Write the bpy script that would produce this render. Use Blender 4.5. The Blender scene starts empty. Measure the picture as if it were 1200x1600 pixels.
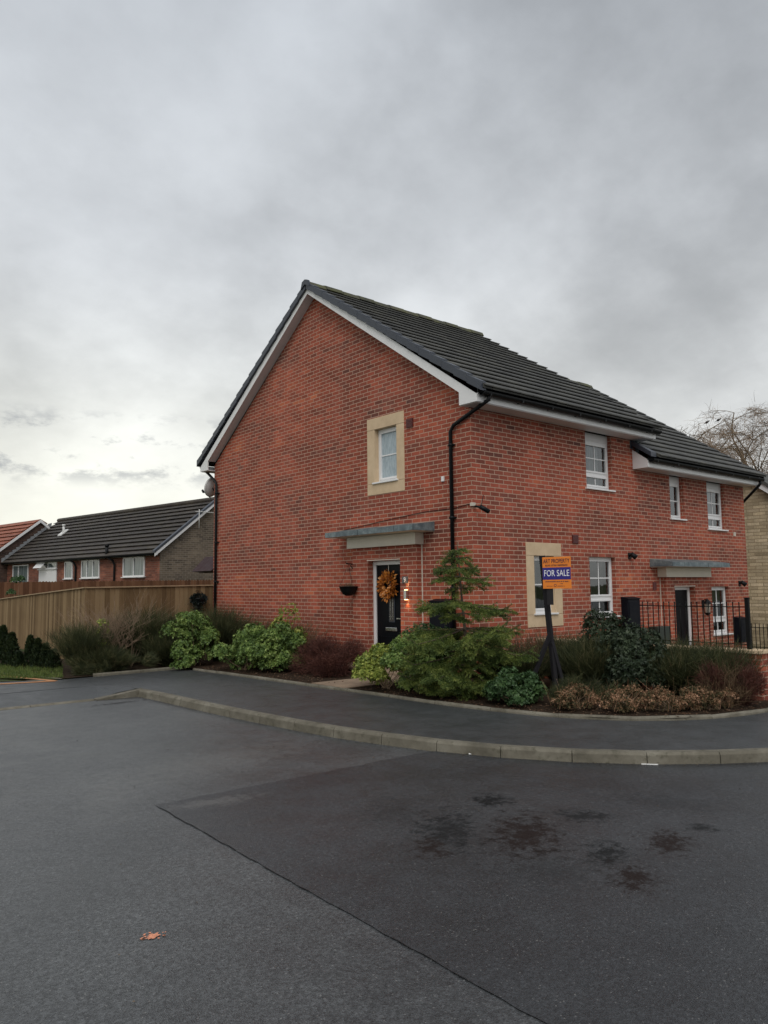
import bpy, math, random
import numpy as np
from mathutils import Vector, Matrix
random.seed(7); RNG = np.random.default_rng(11)
SC = bpy.context.scene
R = math.radians
# ------------------------------------------------------------------ camera
CAM_R = Vector((0.76351174, -0.64571376, -0.0101762))
CAM_U = Vector((-0.05465586, -0.08031184, 0.99527019))
CAM_W = Vector((0.64347693, 0.75934429, 0.09661108))
CAM_C = Vector((-9.23006151, -8.65043064, 1.50060159))
F_PX = 1205.5
cd = bpy.data.cameras.new('camera'); cam = bpy.data.objects.new('camera', cd)
SC.collection.objects.link(cam); SC.camera = cam
m = Matrix.Identity(4)
for i, v in enumerate((CAM_R, CAM_U, -CAM_W)):
    for j in range(3): m[j][i] = v[j]
m.translation = CAM_C
cam.matrix_world = m
cd.sensor_fit = 'VERTICAL'; cd.sensor_height = 36; cd.sensor_width = 27
cd.lens = F_PX / 1600 * 36; cd.clip_end = 3000; cd.clip_start = 0.05
# ------------------------------------------------------------------ world
SUN_EL, SUN_AZ = R(50), R(225)      # high, behind the camera on its left
W = bpy.data.worlds.new('World'); SC.world = W; W.use_nodes = True
nt = W.node_tree; nt.nodes.clear()
class G:
    """tiny node-graph helper"""
    def __init__(s, tree): s.t = tree
    def n(s, typ, ins=None, **props):
        nd = s.t.nodes.new(typ)
        for k, v in props.items(): setattr(nd, k, v)
        for k, v in (ins or {}).items():
            sk = nd.inputs[k]
            if isinstance(v, bpy.types.NodeSocket): s.t.links.new(v, sk)
            else: sk.default_value = v
        return nd
    def m(s, op, a, b=0.0, c=None):
        d = {0: a, 1: b}
        if c is not None: d[2] = c
        return s.n('ShaderNodeMath', d, operation=op).outputs[0]
    def xyz(s, v):
        o = s.n('ShaderNodeSeparateXYZ', {0: v}).outputs; return o[0], o[1], o[2]
    def vec(s, x, y, z): return s.n('ShaderNodeCombineXYZ', {0: x, 1: y, 2: z}).outputs[0]
    def noise(s, v, scale, detail=4, rough=.55, out=0):
        return s.n('ShaderNodeTexNoise', {'Vector': v, 'Scale': scale, 'Detail': detail, 'Roughness': rough}).outputs[out]
    def ramp(s, f, stops, interp='LINEAR'):
        nd = s.n('ShaderNodeValToRGB', {0: f}); cr = nd.color_ramp; cr.interpolation = interp
        while len(cr.elements) < len(stops): cr.elements.new(.5)
        for e, (p, c) in zip(cr.elements, stops):
            e.position = p; e.color = (*c, 1) if len(c) == 3 else c
        return nd.outputs[0]
    def mr(s, v, a, b, c=0., d=1., smooth=True):
        return s.n('ShaderNodeMapRange', {0: v, 1: a, 2: b, 3: c, 4: d}, interpolation_type='SMOOTHSTEP' if smooth else 'LINEAR').outputs[0]
    def mix(s, f, a, b, blend='MIX'):
        nd = s.n('ShaderNodeMix', None, data_type='RGBA', blend_type=blend)
        for k, v in ((0, f), (6, a), (7, b)):
            if isinstance(v, bpy.types.NodeSocket): s.t.links.new(v, nd.inputs[k])
            else: nd.inputs[k].default_value = v if k == 0 else ((*v, 1) if len(v) == 3 else v)
        return nd.outputs[2]
g = G(nt)
tc = g.n('ShaderNodeTexCoord').outputs['Generated']
sky = g.n('ShaderNodeTexSky', sky_type='NISHITA', sun_disc=False, sun_elevation=SUN_EL, sun_rotation=SUN_AZ).outputs[0]
X, Y, Z = g.xyz(tc)
zz = g.m('MAXIMUM', Z, 0.0)
# clouds live on a flat layer: project the direction onto it
den = g.m('ADD', zz, 0.48)
cv = g.vec(g.m('DIVIDE', X, den), g.m('DIVIDE', Y, den), 0.35)
left = g.mr(g.m('SUBTRACT', g.m('MULTIPLY', Y, .8), g.m('MULTIPLY', X, .6)), -.55, .85)
base = g.ramp(zz, [(0.0, (7.3, 7.3, 7.0)), (0.12, (7.1, 7.15, 7.0)), (0.26, (6.1, 6.25, 6.3)), (0.42, (4.9, 5.1, 5.3)), (0.62, (4.4, 4.65, 4.95)), (1.0, (4.8, 5.0, 5.3))])
warm = g.mix(g.m('MULTIPLY', left, g.mr(zz, .40, .05)), (1, 1, 1), (1.34, 1.32, 1.20))
base = g.mix(1.0, base, warm, 'MULTIPLY')
n1 = g.mr(g.noise(cv, 1.35, 8, .54), .37, .64, .76, 1.27)
n2 = g.mr(g.noise(cv, 4.2, 8, .58), .3, .72, .90, 1.09)
shade = g.m('MULTIPLY', n1, n2)
shade = g.m('ADD', 1.0, g.m('MULTIPLY', g.m('SUBTRACT', shade, 1.0), g.mr(zz, 0.05, .3, .35, 1.0)))
base = g.mix(1.0, base, g.n('ShaderNodeCombineColor', {0: shade, 1: shade, 2: shade}).outputs[0], 'MULTIPLY')
# small dark scud low in the north
band = g.m('MULTIPLY', g.mr(zz, .115, .155), g.mr(zz, .225, .185))
sc = g.mr(g.noise(g.vec(g.m('MULTIPLY', X, 1.0), Y, g.m('MULTIPLY', Z, 2.2)), 6.6, 8, .64), .455, .56)
sc = g.m('MULTIPLY', g.m('MULTIPLY', sc, band), g.m('MULTIPLY', left, .92))
base = g.mix(sc, base, (2.7, 2.85, 3.1))
low = g.m('MULTIPLY', g.mr(g.noise(g.vec(X, Y, g.m('MULTIPLY', Z, 4.0)), 6.5, 6, .6), .45, .66), g.mr(zz, .15, .06))
base = g.mix(g.m('MULTIPLY', low, .35), base, (4.4, 4.5, 4.6))
col = g.mix(0.94, sky, base)
bg = g.n('ShaderNodeBackground', {0: col, 1: 0.10})
g.n('ShaderNodeOutputWorld', {0: bg.outputs[0]})
# ------------------------------------------------------------------ sun (overcast: broad and soft)
sd = bpy.data.lights.new('sun', 'SUN'); sd.energy = 1.5; sd.angle = R(45); sd.color = (1.0, .965, .92)
sun = bpy.data.objects.new('sun', sd); SC.collection.objects.link(sun)
# Nishita rotation is clockwise from +Y; build the matching direction
sdir = Vector((math.sin(SUN_AZ) * math.cos(SUN_EL), math.cos(SUN_AZ) * math.cos(SUN_EL), math.sin(SUN_EL)))
sun.rotation_euler = sdir.to_track_quat('Z', 'Y').to_euler()
SC.view_settings.view_transform = 'Standard'; SC.view_settings.look = 'None'
SC.view_settings.exposure = 0.14; SC.view_settings.gamma = 1.0
SC.cycles.max_bounces = 6; SC.cycles.use_adaptive_sampling = True

# ------------------------------------------------------------------ helpers
def ray(px, py):
    return CAM_W + CAM_R * ((px - 600) / F_PX) - CAM_U * ((py - 800) / F_PX)
def gp(px, py, z=0.0):            # where the sight line meets the level z
    d = ray(px, py); t = (z - CAM_C.z) / d.z; return CAM_C + d * t
def tag(o, label=None, cat=None, group=None, kind=None):
    if label: o['label'] = label
    if cat: o['category'] = cat
    if group: o['group'] = group
    if kind: o['kind'] = kind
    return o
def thing(name, label, cat, loc=(0, 0, 0), rz=0., group=None):
    o = bpy.data.objects.new(name, None); SC.collection.objects.link(o)
    o.location = loc; o.rotation_euler = (0, 0, rz); o.empty_display_size = .2
    return tag(o, label, cat, group)
def origin_of(p):
    v = Vector((0, 0, 0))
    while p is not None: v += Vector(p.location); p = p.parent
    return v
class MB:
    def __init__(s): s.v = []; s.f = []; s.sm = []
    def add(s, vs, fs, sm=False):
        b = len(s.v); s.v += [tuple(v) for v in vs]; s.f += [tuple(b + i for i in f) for f in fs]; s.sm += [sm] * len(fs); return s
    def box(s, a, b):
        x0, x1 = sorted((a[0], b[0])); y0, y1 = sorted((a[1], b[1])); z0, z1 = sorted((a[2], b[2]))
        v = [(x0, y0, z0), (x1, y0, z0), (x1, y1, z0), (x0, y1, z0), (x0, y0, z1), (x1, y0, z1), (x1, y1, z1), (x0, y1, z1)]
        return s.add(v, [(0, 3, 2, 1), (4, 5, 6, 7), (0, 1, 5, 4), (1, 2, 6, 5), (2, 3, 7, 6), (3, 0, 4, 7)])
    def quad(s, *p): return s.add(p, [tuple(range(len(p)))])
    def prism(s, poly, d):        # closed prism: polygon extruded along vector d
        n = len(poly); d = Vector(d); a = [Vector(q) for q in poly]; b = [q + d for q in a]
        return s.add(a + b, [tuple(range(n))[::-1], tuple(range(n, 2 * n))] + [(i, (i + 1) % n, n + (i + 1) % n, n + i) for i in range(n)])
    def bar(s, a, b, w, h=None, up=(0, 0, 1)):   # rectangular bar between two points
        a, b = Vector(a), Vector(b); h = h or w; d = (b - a).normalized(); u = Vector(up)
        if abs(d.dot(u)) > .98: u = Vector((1, 0, 0))
        r = d.cross(u).normalized() * w / 2; u = r.cross(d).normalized() * h / 2
        return s.prism([a - r - u, a + r - u, a + r + u, a - r + u], b - a)
    def tube(s, pts, rad, n=8, caps=True):
        pts = [Vector(p) for p in pts]; rr = rad if isinstance(rad, (list, tuple)) else [rad] * len(pts)
        b = len(s.v); prev = None
        for i, p in enumerate(pts):
            d = (pts[min(i + 1, len(pts) - 1)] - pts[max(i - 1, 0)]).normalized()
            if prev is None:
                u = d.orthogonal().normalized()
            else: u = (prev - d * prev.dot(d)).normalized()
            prev = u; w = d.cross(u)
            for k in range(n):
                a = 2 * math.pi * k / n; s.v.append(tuple(p + (u * math.cos(a) + w * math.sin(a)) * rr[i]))
        for i in range(len(pts) - 1):
            for k in range(n):
                k2 = (k + 1) % n; s.f.append((b + i * n + k, b + i * n + k2, b + (i + 1) * n + k2, b + (i + 1) * n + k)); s.sm.append(True)
        if caps:
            s.f.append(tuple(b + k for k in range(n))[::-1]); s.sm.append(False)
            e = b + (len(pts) - 1) * n; s.f.append(tuple(e + k for k in range(n))); s.sm.append(False)
        return s
    def lathe(s, c, prof, n=16, axis=None):   # profile of (radius, height) about an axis through c
        M = Matrix.Identity(3) if axis is None else Vector(axis).to_track_quat('Z', 'Y').to_matrix()
        c = Vector(c); b = len(s.v)
        for r_, h in prof:
            for k in range(n):
                a = 2 * math.pi * k / n; s.v.append(tuple(c + M @ Vector((r_ * math.cos(a), r_ * math.sin(a), h))))
        for i in range(len(prof) - 1):
            for k in range(n):
                k2 = (k + 1) % n; s.f.append((b + i * n + k, b + i * n + k2, b + (i + 1) * n + k2, b + (i + 1) * n + k)); s.sm.append(True)
        return s
    def build(s, name, mat, parent=None, local=False, bevel=0.0):
        me = bpy.data.meshes.new(name); v = s.v
        if parent is not None and not local:
            o0 = origin_of(parent); v = [(a - o0.x, b - o0.y, c - o0.z) for a, b, c in v]
        me.from_pydata(v, [], s.f); me.polygons.foreach_set('use_smooth', s.sm); me.update()
        me.materials.append(mat); o = bpy.data.objects.new(name, me); SC.collection.objects.link(o)
        if parent is not None: o.parent = parent
        if bevel:
            bv = o.modifiers.new('bevel', 'BEVEL'); bv.width = bevel; bv.segments = 2; bv.limit_method = 'ANGLE'
        return o
def npmesh(name, V, F, mat, parent=None, nper=4):
    """mesh straight from numpy arrays, all faces with nper corners"""
    if parent is not None: V = V - np.array(origin_of(parent))
    me = bpy.data.meshes.new(name); nv, nf = len(V), len(F)
    me.vertices.add(nv); me.vertices.foreach_set('co', np.ascontiguousarray(V, dtype=np.float32).ravel())
    me.loops.add(nf * nper); me.loops.foreach_set('vertex_index', np.ascontiguousarray(F, dtype=np.int32).ravel())
    me.polygons.add(nf); me.polygons.foreach_set('loop_start', np.arange(nf, dtype=np.int32) * nper)
    me.update(calc_edges=True); me.materials.append(mat)
    o = bpy.data.objects.new(name, me); SC.collection.objects.link(o)
    if parent is not None: o.parent = parent
    return o

# ------------------------------------------------------------------ materials
def mat(name):
    mt = bpy.data.materials.new(name); mt.use_nodes = True; mt.node_tree.nodes.clear(); return mt, G(mt.node_tree)
def finish(g, col, rough=.6, bump=None, bstr=.3, bdist=.01, metal=0., spec=.5, extra=None):
    ins = {'Base Color': col if isinstance(col, bpy.types.NodeSocket) else (*col, 1), 'Roughness': rough, 'Metallic': metal, 'Specular IOR Level': spec}
    if extra: ins.update(extra)
    if bump is not None:
        ins['Normal'] = g.n('ShaderNodeBump', {'Height': bump, 'Strength': bstr, 'Distance': bdist}).outputs[0]
    b = g.n('ShaderNodeBsdfPrincipled', ins); g.n('ShaderNodeOutputMaterial', {0: b.outputs[0]}); return b
def plain(name, col, rough=.5, metal=0., var=.12, scale=6., bump=.0, spec=.5):
    mt, g = mat(name); ob = g.n('ShaderNodeTexCoord').outputs['Object']
    n = g.noise(ob, scale, 5, .6); lo = tuple(c * (1 - var) for c in col); hi = tuple(min(1, c * (1 + var)) for c in col)
    c = g.ramp(n, [(.3, lo), (.7, hi)])
    finish(g, c, g.mr(n, .3, .7, rough * .85, min(1, rough * 1.15)), g.noise(ob, scale * 8, 4) if bump else None, bump, .005, metal, spec); return mt
def brickmat(name, stops, mortar, bw=.225, bh=.075, mj=.0115, bstr=.5, dirt=.12, cluster=.5, band=None):
    mt, g = mat(name); ob = g.n('ShaderNodeTexCoord').outputs['Object']; x, y, z = g.xyz(ob)
    nz = g.noise(ob, 3.5, 2, .5)                       # bricks never lie dead straight
    u = g.m('SUBTRACT', x, y); v = g.m('ADD', z, g.m('MULTIPLY', g.m('SUBTRACT', nz, .5), .006))
    vr = g.m('DIVIDE', v, bh); row = g.m('FLOOR', vr); fv = g.m('SUBTRACT', vr, row)
    odd = g.m('MULTIPLY', g.m('ABSOLUTE', g.m('MODULO', row, 2.0)), .5)
    jit = g.m('MULTIPLY', g.n('ShaderNodeTexWhiteNoise', {'Vector': g.vec(row, 3.1, 0)}, noise_dimensions='3D').outputs[0], .06)
    ur = g.m('ADD', g.m('ADD', g.m('DIVIDE', u, bw), odd), jit); colm = g.m('FLOOR', ur); fu = g.m('SUBTRACT', ur, colm)
    wob = g.m('MULTIPLY', g.m('SUBTRACT', g.noise(ob, 60, 2), .5), .05)
    eu, ev = mj / bw / 2, mj / bh / 2
    mu = g.mr(g.m('ADD', g.m('MINIMUM', fu, g.m('SUBTRACT', 1.0, fu)), g.m('MULTIPLY', wob, .4)), eu * .75, eu * 1.4)
    mv = g.mr(g.m('ADD', g.m('MINIMUM', fv, g.m('SUBTRACT', 1.0, fv)), wob), ev * .75, ev * 1.4)
    mask = g.m('MULTIPLY', mu, mv)
    wn = g.n('ShaderNodeTexWhiteNoise', {'Vector': g.vec(colm, row, 1.7)}, noise_dimensions='3D').outputs[0]
    wn2 = g.n('ShaderNodeTexWhiteNoise', {'Vector': g.vec(colm, row, 8.3)}, noise_dimensions='3D').outputs[0]
    cl = g.noise(g.vec(g.m('MULTIPLY', u, .45), 0, g.m('MULTIPLY', row, bh * 1.6)), 1.1, 3, .6)
    f = g.m('ADD', g.m('MULTIPLY', wn, 1 - cluster), g.m('MULTIPLY', g.mr(cl, .30, .68, 0, 1, False), cluster))
    if band is not None:
        f = g.m('ADD', f, g.m('MULTIPLY', g.mr(z, band, band - .15), .12))
    c = g.ramp(f, stops)
    br = g.m('ADD', .80, g.m('MULTIPLY', wn2, .36)); br = g.m('MULTIPLY', br, g.mr(g.noise(ob, 38, 4, .7), .25, .75, 1 - dirt, 1 + dirt))
    br = g.m('MULTIPLY', br, g.mr(g.noise(ob, .8, 5, .65),   .3, .7, .78, 1.14))
    br = g.m('MULTIPLY', br, g.mr(g.noise(g.vec(g.m('MULTIPLY', u, 5.0), 0, g.m('MULTIPLY', z, .45)), 1., 5, .65), .35, .70, .90, 1.06))
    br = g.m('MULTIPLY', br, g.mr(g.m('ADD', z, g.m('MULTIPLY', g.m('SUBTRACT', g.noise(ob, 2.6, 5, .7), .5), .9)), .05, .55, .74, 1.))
    c = g.mix(1.0, c, g.n('ShaderNodeCombineColor', {0: br, 1: br, 2: br}).outputs[0], 'MULTIPLY')
    mo = g.mix(g.noise(ob, 9, 4), tuple(k * .8 for k in mortar), tuple(min(1, k * 1.15) for k in mortar))
    c = g.mix(mask, mo, c)
    eff = g.m('MULTIPLY', g.mr(g.noise(g.vec(g.m('MULTIPLY', u, 1.2), 0, g.m('MULTIPLY', z, 2.2)), .9, 8, .7), .56, .74), .16)
    c = g.mix(eff, c, (.50, .36, .30))
    h = g.m('ADD', g.m('MULTIPLY', mask, .8), g.m('MULTIPLY', g.noise(ob, 120, 3), .25))
    finish(g, c, .85, h, bstr, .006, spec=.25); return mt
M = {}
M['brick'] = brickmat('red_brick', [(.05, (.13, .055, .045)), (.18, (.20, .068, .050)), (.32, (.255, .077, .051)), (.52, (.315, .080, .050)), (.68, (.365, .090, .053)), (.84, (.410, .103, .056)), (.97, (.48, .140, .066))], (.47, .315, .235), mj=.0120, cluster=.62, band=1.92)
M['brick_old'] = brickmat('terrace_brick', [(.1, (.12, .05, .035)), (.5, (.24, .085, .055)), (.9, (.33, .13, .08))], (.20, .15, .12), mj=.01)
M['brick_tan'] = brickmat('brown_grey_brick', [(.1, (.085, .068, .052)), (.5, (.15, .118, .086)), (.9, (.20, .16, .115))], (.25, .22, .18), mj=.012)
M['brick_dark'] = brickmat('dark_brick', [(.1, (.05, .03, .025)), (.5, (.085, .05, .04)), (.9, (.12, .07, .05))], (.10, .085, .075), mj=.01)
def stonemat(name, stops, mortar, bh=.15):
    return brickmat(name, stops, mortar, bw=.38, bh=bh, mj=.016, bstr=1.0, dirt=.3, cluster=.35)
M['stone_wall'] = stonemat('coursed_stone', [(.1, (.36, .29, .185)), (.5, (.53, .435, .285)), (.9, (.66, .55, .38))], (.30, .235, .145), bh=.10)
def stone_dressed():
    mt, g = mat('dressed_sandstone_block'); ob = g.n('ShaderNodeTexCoord').outputs['Object']
    n = g.noise(ob, 3, 6, .65); c = g.ramp(n, [(.25, (.52, .39, .25)), (.6, (.64, .49, .325)), (.8, (.70, .56, .39))])
    finish(g, c, .85, g.noise(ob, 90, 4), .2, .004, spec=.25); return mt
M['sandstone'] = stone_dressed()
M['upvc'] = plain('white_upvc', (.74, .74, .74), .32, var=.04, scale=3)
M['soffit'] = plain('soffit_board', (.70, .70, .71), .45, var=.06, scale=2)
M['cream'] = plain('cream_render', (.66, .62, .53), .6, var=.05, scale=5)
M['black'] = plain('black_plastic', (.006, .007, .008), .5, var=.2, spec=.22)
M['iron'] = plain('black_iron', (.006, .006, .006), .6, var=.3, spec=.15)
M['meter'] = plain('black_meter_box', (.004, .005, .009), .55, var=.2, spec=.14)
M['door'] = plain('black_door', (.003, .004, .006), .45, var=.1, spec=.12)
M['steel'] = plain('brushed_steel', (.62, .62, .60), .28, metal=1., var=.08)
M['verge'] = plain('slate_grey_plastic', (.036, .043, .058), .42, var=.14, scale=9)
M['maroon'] = plain('maroon_vent', (.10, .018, .016), .5)
M['lead'] = None
def leadmat():
    mt, g = mat('weathered_lead'); ob = g.n('ShaderNodeTexCoord').outputs['Object']
    n = g.noise(ob, 7, 6, .7); c = g.ramp(n, [(.3, (.075, .10, .115)), (.5, (.13, .165, .18)), (.72, (.27, .32, .32))])
    finish(g, c, .55, n, .3, .01, metal=.25); return mt
M['lead'] = leadmat()
def tilemat(name, stops, gx=.33, moss=0.):
    mt, g = mat(name); ob = g.n('ShaderNodeTexCoord').outputs['Object']; x, y, z = g.xyz(ob)
    ro = g.m('FLOOR', g.m('DIVIDE', z, .19)); 
    t = g.m('ADD', g.m('DIVIDE', x, gx), g.m('MULTIPLY', g.m('ABSOLUTE', g.m('MODULO', ro, 2.)), .5)); ti = g.m('FLOOR', t); ft = g.m('SUBTRACT', t, ti)
    wn = g.n('ShaderNodeTexWhiteNoise', {'Vector': g.vec(ti, ro, 0)}).outputs[0]
    n = g.noise(ob, 2.2, 6, .65); f = g.m('ADD', g.m('MULTIPLY', wn, .35), g.m('MULTIPLY', g.mr(n, .3, .7), .65))
    c = g.ramp(f, stops)
    if moss: c = g.mix(g.m('MULTIPLY', g.mr(g.noise(ob, 5.5, 7, .7), .44, .6), moss), c, (.10, .105, .035))
    j = g.mr(g.m('MINIMUM', ft, g.m('SUBTRACT', 1., ft)), .006, .022)
    c = g.mix(j, (.012, .012, .012), c)
    h = g.m('ADD', g.m('MULTIPLY', j, 1.), g.m('MULTIPLY', g.noise(ob, 70, 3), .3))
    finish(g, c, .62, h, .5, .006, spec=.4); return mt
M['tile'] = tilemat('grey_roof_tile', [(.1, (.036, .036, .033)), (.5, (.058, .058, .052)), (.9, (.085, .083, .070))])
M['ridge'] = tilemat('mossy_ridge_tile', [(.1, (.04, .042, .03)), (.9, (.09, .085, .055))], gx=.45, moss=.7)
M['tile_brown'] = tilemat('brown_roof_tile', [(.1, (.026, .020, .018)), (.5, (.042, .033, .029)), (.9, (.066, .053, .042))], moss=.12)
M['tile_red'] = tilemat('orange_roof_tile', [(.1, (.16, .048, .024)), (.5, (.26, .075, .036)), (.9, (.33, .11, .06))])
def glassmat():
    mt, g = mat('window_glass')
    fr = g.n('ShaderNodeFresnel', {'IOR': 1.75}).outputs[0]
    f = g.m('MINIMUM', g.m('ADD', g.m('MULTIPLY', fr, 1.0), .06), 1.0)
    nb = g.n('ShaderNodeBump', {'Height': g.noise(g.n('ShaderNodeTexCoord').outputs['Object'], 2.2, 2), 'Strength': .04, 'Distance': .05}).outputs[0]
    t = g.n('ShaderNodeBsdfTransparent', {0: (.70, .74, .73, 1)}); gl = g.n('ShaderNodeBsdfGlossy', {0: (.85, .88, .9, 1), 1: .02, 'Normal': nb})
    mx = g.n('ShaderNodeMixShader', {0: f, 1: t.outputs[0], 2: gl.outputs[0]}); g.n('ShaderNodeOutputMaterial', {0: mx.outputs[0]}); return mt
M['glass'] = glassmat()
def frostmat():
    mt, g = mat('obscured_glass'); ob = g.n('ShaderNodeTexCoord').outputs['Object']; x, y, z = g.xyz(ob)
    n = g.noise(g.vec(g.m('MULTIPLY', x, 1.), g.m('MULTIPLY', y, 1.), g.m('MULTIPLY', z, .35)), 24, 4)
    finish(g, g.ramp(n, [(.3, (.26, .33, .37)), (.7, (.42, .50, .54))]), .18, n, .6, .01); return mt
M['frost'] = frostmat()
M['room'] = plain('dim_interior', (.055, .05, .045), .9)
M['curtain'] = plain('grey_curtain', (.50, .50, .50), .9, var=.1, scale=4)
M['blind'] = plain('beige_blind', (.20, .17, .14), .9, var=.15, scale=3)
def asphalt(name, lo, hi, rough, stain=None, grain=150., tint=(1, 1, 1), speck=.35):
    mt, g = mat(name); ob = g.n('ShaderNodeTexCoord').outputs['Object']; x, y, z = g.xyz(ob)
    n = g.noise(ob, .55, 7, .62); n2 = g.noise(ob, 3.2, 6, .7)
    f = g.m('ADD', g.m('MULTIPLY', n, .6), g.m('MULTIPLY', n2, .4))
    c = g.ramp(f, [(.36, lo), (.66, hi)])
    vo = g.n('ShaderNodeTexVoronoi', {'Vector': ob, 'Scale': grain}); vc = g.xyz(vo.outputs['Color'])[0]
    sp = g.m('MULTIPLY', g.mr(vc, 0., 1., 1 - speck, 1 + speck, False), g.mr(g.noise(ob, grain * .28, 3, .7), .34, .66, 1 - speck * .8, 1 + speck * .7))
    sp = g.m('MULTIPLY', sp, g.mr(g.noise(ob, 9., 6, .75), .3, .7, .93, 1.07))
    c = g.mix(1., c, g.n('ShaderNodeCombineColor', {0: sp, 1: sp, 2: sp}).outputs[0], 'MULTIPLY')
    c = g.mix(g.m('MULTIPLY', g.m('GREATER_THAN', vc, .992), .30), c, (.30, .29, .27))
    rg = g.mr(n2, .3, .7, rough - .10, rough + .08)
    spc = .5
    if stain:
        dk = None
        for (sx, sy, rx, ry, ang, st, cc) in stain:
            dx = g.m('SUBTRACT', x, sx); dy = g.m('SUBTRACT', y, sy); ca, sa = math.cos(ang), math.sin(ang)
            a = g.m('DIVIDE', g.m('ADD', g.m('MULTIPLY', dx, ca), g.m('MULTIPLY', dy, sa)), rx)
            b = g.m('DIVIDE', g.m('SUBTRACT', g.m('MULTIPLY', dy, ca), g.m('MULTIPLY', dx, sa)), ry)
            r2 = g.m('SQRT', g.m('ADD', g.m('MULTIPLY', a, a), g.m('MULTIPLY', b, b)))
            nn = g.noise(ob, 11., 9, .78); k = g.m('SUBTRACT', g.m('ADD', r2, g.m('MULTIPLY', g.m('SUBTRACT', nn, .5), 5.0)), .55)
            mk = g.m('MULTIPLY', g.mr(k, .65, -.45), st); c = g.mix(mk, c, cc)
            if cc[0] < .02: dk = mk if dk is None else g.m('MAXIMUM', dk, mk)
        if dk is not None: spc = g.mr(dk, 0., 1., .5, .10); rg = g.m('ADD', rg, g.m('MULTIPLY', dk, .3))
    h = g.m('ADD', g.m('MULTIPLY', vo.outputs['Distance'], 1.0), g.m('MULTIPLY', g.noise(ob, grain * .5, 3), .6))
    finish(g, c, rg, h, .38, .005, spec=spc); return mt
def stain_at(px, py, w, h, st, cc):
    c = gp(px, py, -.10); d = (c - CAM_C).dot(CAM_W); v = c - CAM_C; dy = py - 914
    return (c.x, c.y, h * .5 * d / dy * 1.15, w * .5 * d / F_PX * 1.15, math.atan2(v.y, v.x), st, cc)
M['road_old'] = asphalt('old_asphalt', (.036, .039, .042), (.082, .086, .088), .40, grain=150, speck=.42, stain=[(-5.7, -2.0, 1.3, .5, .2, .35, (.13, .13, .125)), (-6.9, -2.6, .8, .25, 1.2, .3, (.12, .12, .115)), (-7.6, -4.2, .9, .35, .9, .35, (.028, .03, .031)), (-4.9, 2.3, .5, .12, .1, .7, (.018, .018, .018))])
BRN = (.017, .010, .008); BLK = (.007, .007, .007)
M['road_new'] = asphalt('dark_asphalt', (.020, .022, .025), (.041, .044, .048), .42, grain=150, speck=.42, stain=[
    *[stain_at(*q_) for q_ in ((820, 1305, 120, 72, .9, BRN), (700, 1300, 105, 70, .75, BLK), (672, 1326, 60, 30, .85, BRN), (950, 1335, 70, 40, .8, BLK), (990, 1372, 75, 44, .9, BRN), (1046, 1318, 74, 40, .9, BRN), (768, 1251, 62, 22, .9, BLK), (912, 1276, 100, 22, .75, BLK), (1102, 1295, 56, 14, .75, BLK), (1040, 1255, 160, 30, .35, BLK), (860, 1360, 160, 60, .35, BLK), (620, 1270, 110, 50, .35, BLK))], (-6.35, -3.25, .42, .12, -.15, .45, (.13, .13, .125))])
M['pave'] = asphalt('pavement_asphalt', (.030, .034, .036), (.056, .060, .062), .44, grain=260, speck=.22)
def kerbmat():
    mt, g = mat('concrete_kerb'); ob = g.n('ShaderNodeTexCoord').outputs['Object']
    n = g.noise(ob, 2.4, 7, .7); c = g.ramp(n, [(.3, (.075, .068, .050)), (.5, (.145, .132, .102)), (.7, (.22, .205, .165))])
    c = g.mix(g.m('MULTIPLY', g.mr(g.noise(ob, 11, 6, .75), .52, .66), .75), c, (.065, .062, .04))
    finish(g, c, .8, g.noise(ob, 60, 4), .4, .005, spec=.3); return mt
M['kerb'] = kerbmat()
M['flag'] = plain('buff_paving', (.24, .175, .12), .8, var=.22, scale=5, bump=.3)
M['paver_orange'] = plain('orange_block_paving', (.42, .20, .09), .8, var=.2, scale=8)
M['paint'] = plain('orange_marker_paint', (.62, .25, .14), .6, var=.5, scale=90)
M['litter'] = plain('white_litter', (.8, .8, .78), .5)
def soilmat():
    mt, g = mat('dark_soil'); ob = g.n('ShaderNodeTexCoord').outputs['Object']
    n = g.noise(ob, 14, 8, .75); finish(g, g.ramp(n, [(.3, (.018, .012, .008)), (.6, (.05, .033, .022)), (.75, (.12, .08, .05))]), .95, n, 1., .04, spec=.1); return mt
M['soil'] = soilmat()
def groundmat():
    mt, g = mat('rough_grass_ground'); ob = g.n('ShaderNodeTexCoord').outputs['Object']
    n = g.noise(ob, 1.5, 8, .7); finish(g, g.ramp(n, [(.3, (.03, .04, .018)), (.7, (.075, .09, .03))]), .95, n, .8, .05, spec=.1); return mt
M['ground'] = groundmat()
def timber(name, stops, per=.125, axis='y', rgh=.85):
    mt, g = mat(name); ob = g.n('ShaderNodeTexCoord').outputs['Object']; x, y, z = g.xyz(ob)
    u = g.m('ADD', x, y); i = g.m('FLOOR', g.m('DIVIDE', u, per)); wn = g.n('ShaderNodeNewGeometry').outputs['Random Per Island']
    gr = g.noise(g.vec(g.m('MULTIPLY', u, 45), g.m('MULTIPLY', i, 3.3), g.m('MULTIPLY', z, 2.0)), 1., 6, .65)
    bl = g.noise(ob, 1.6, 5, .65)
    f = g.m('ADD', g.m('ADD', g.m('MULTIPLY', wn, .38), g.m('MULTIPLY', gr, .40)), g.m('MULTIPLY', bl, .25))
    finish(g, g.ramp(f, stops), rgh, gr, .35, .006, spec=.2); return mt
M['fence'] = timber('weathered_fence_board', [(.2, (.075, .045, .022)), (.45, (.165, .108, .055)), (.6, (.235, .160, .085)), (.85, (.32, .235, .135))])
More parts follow.
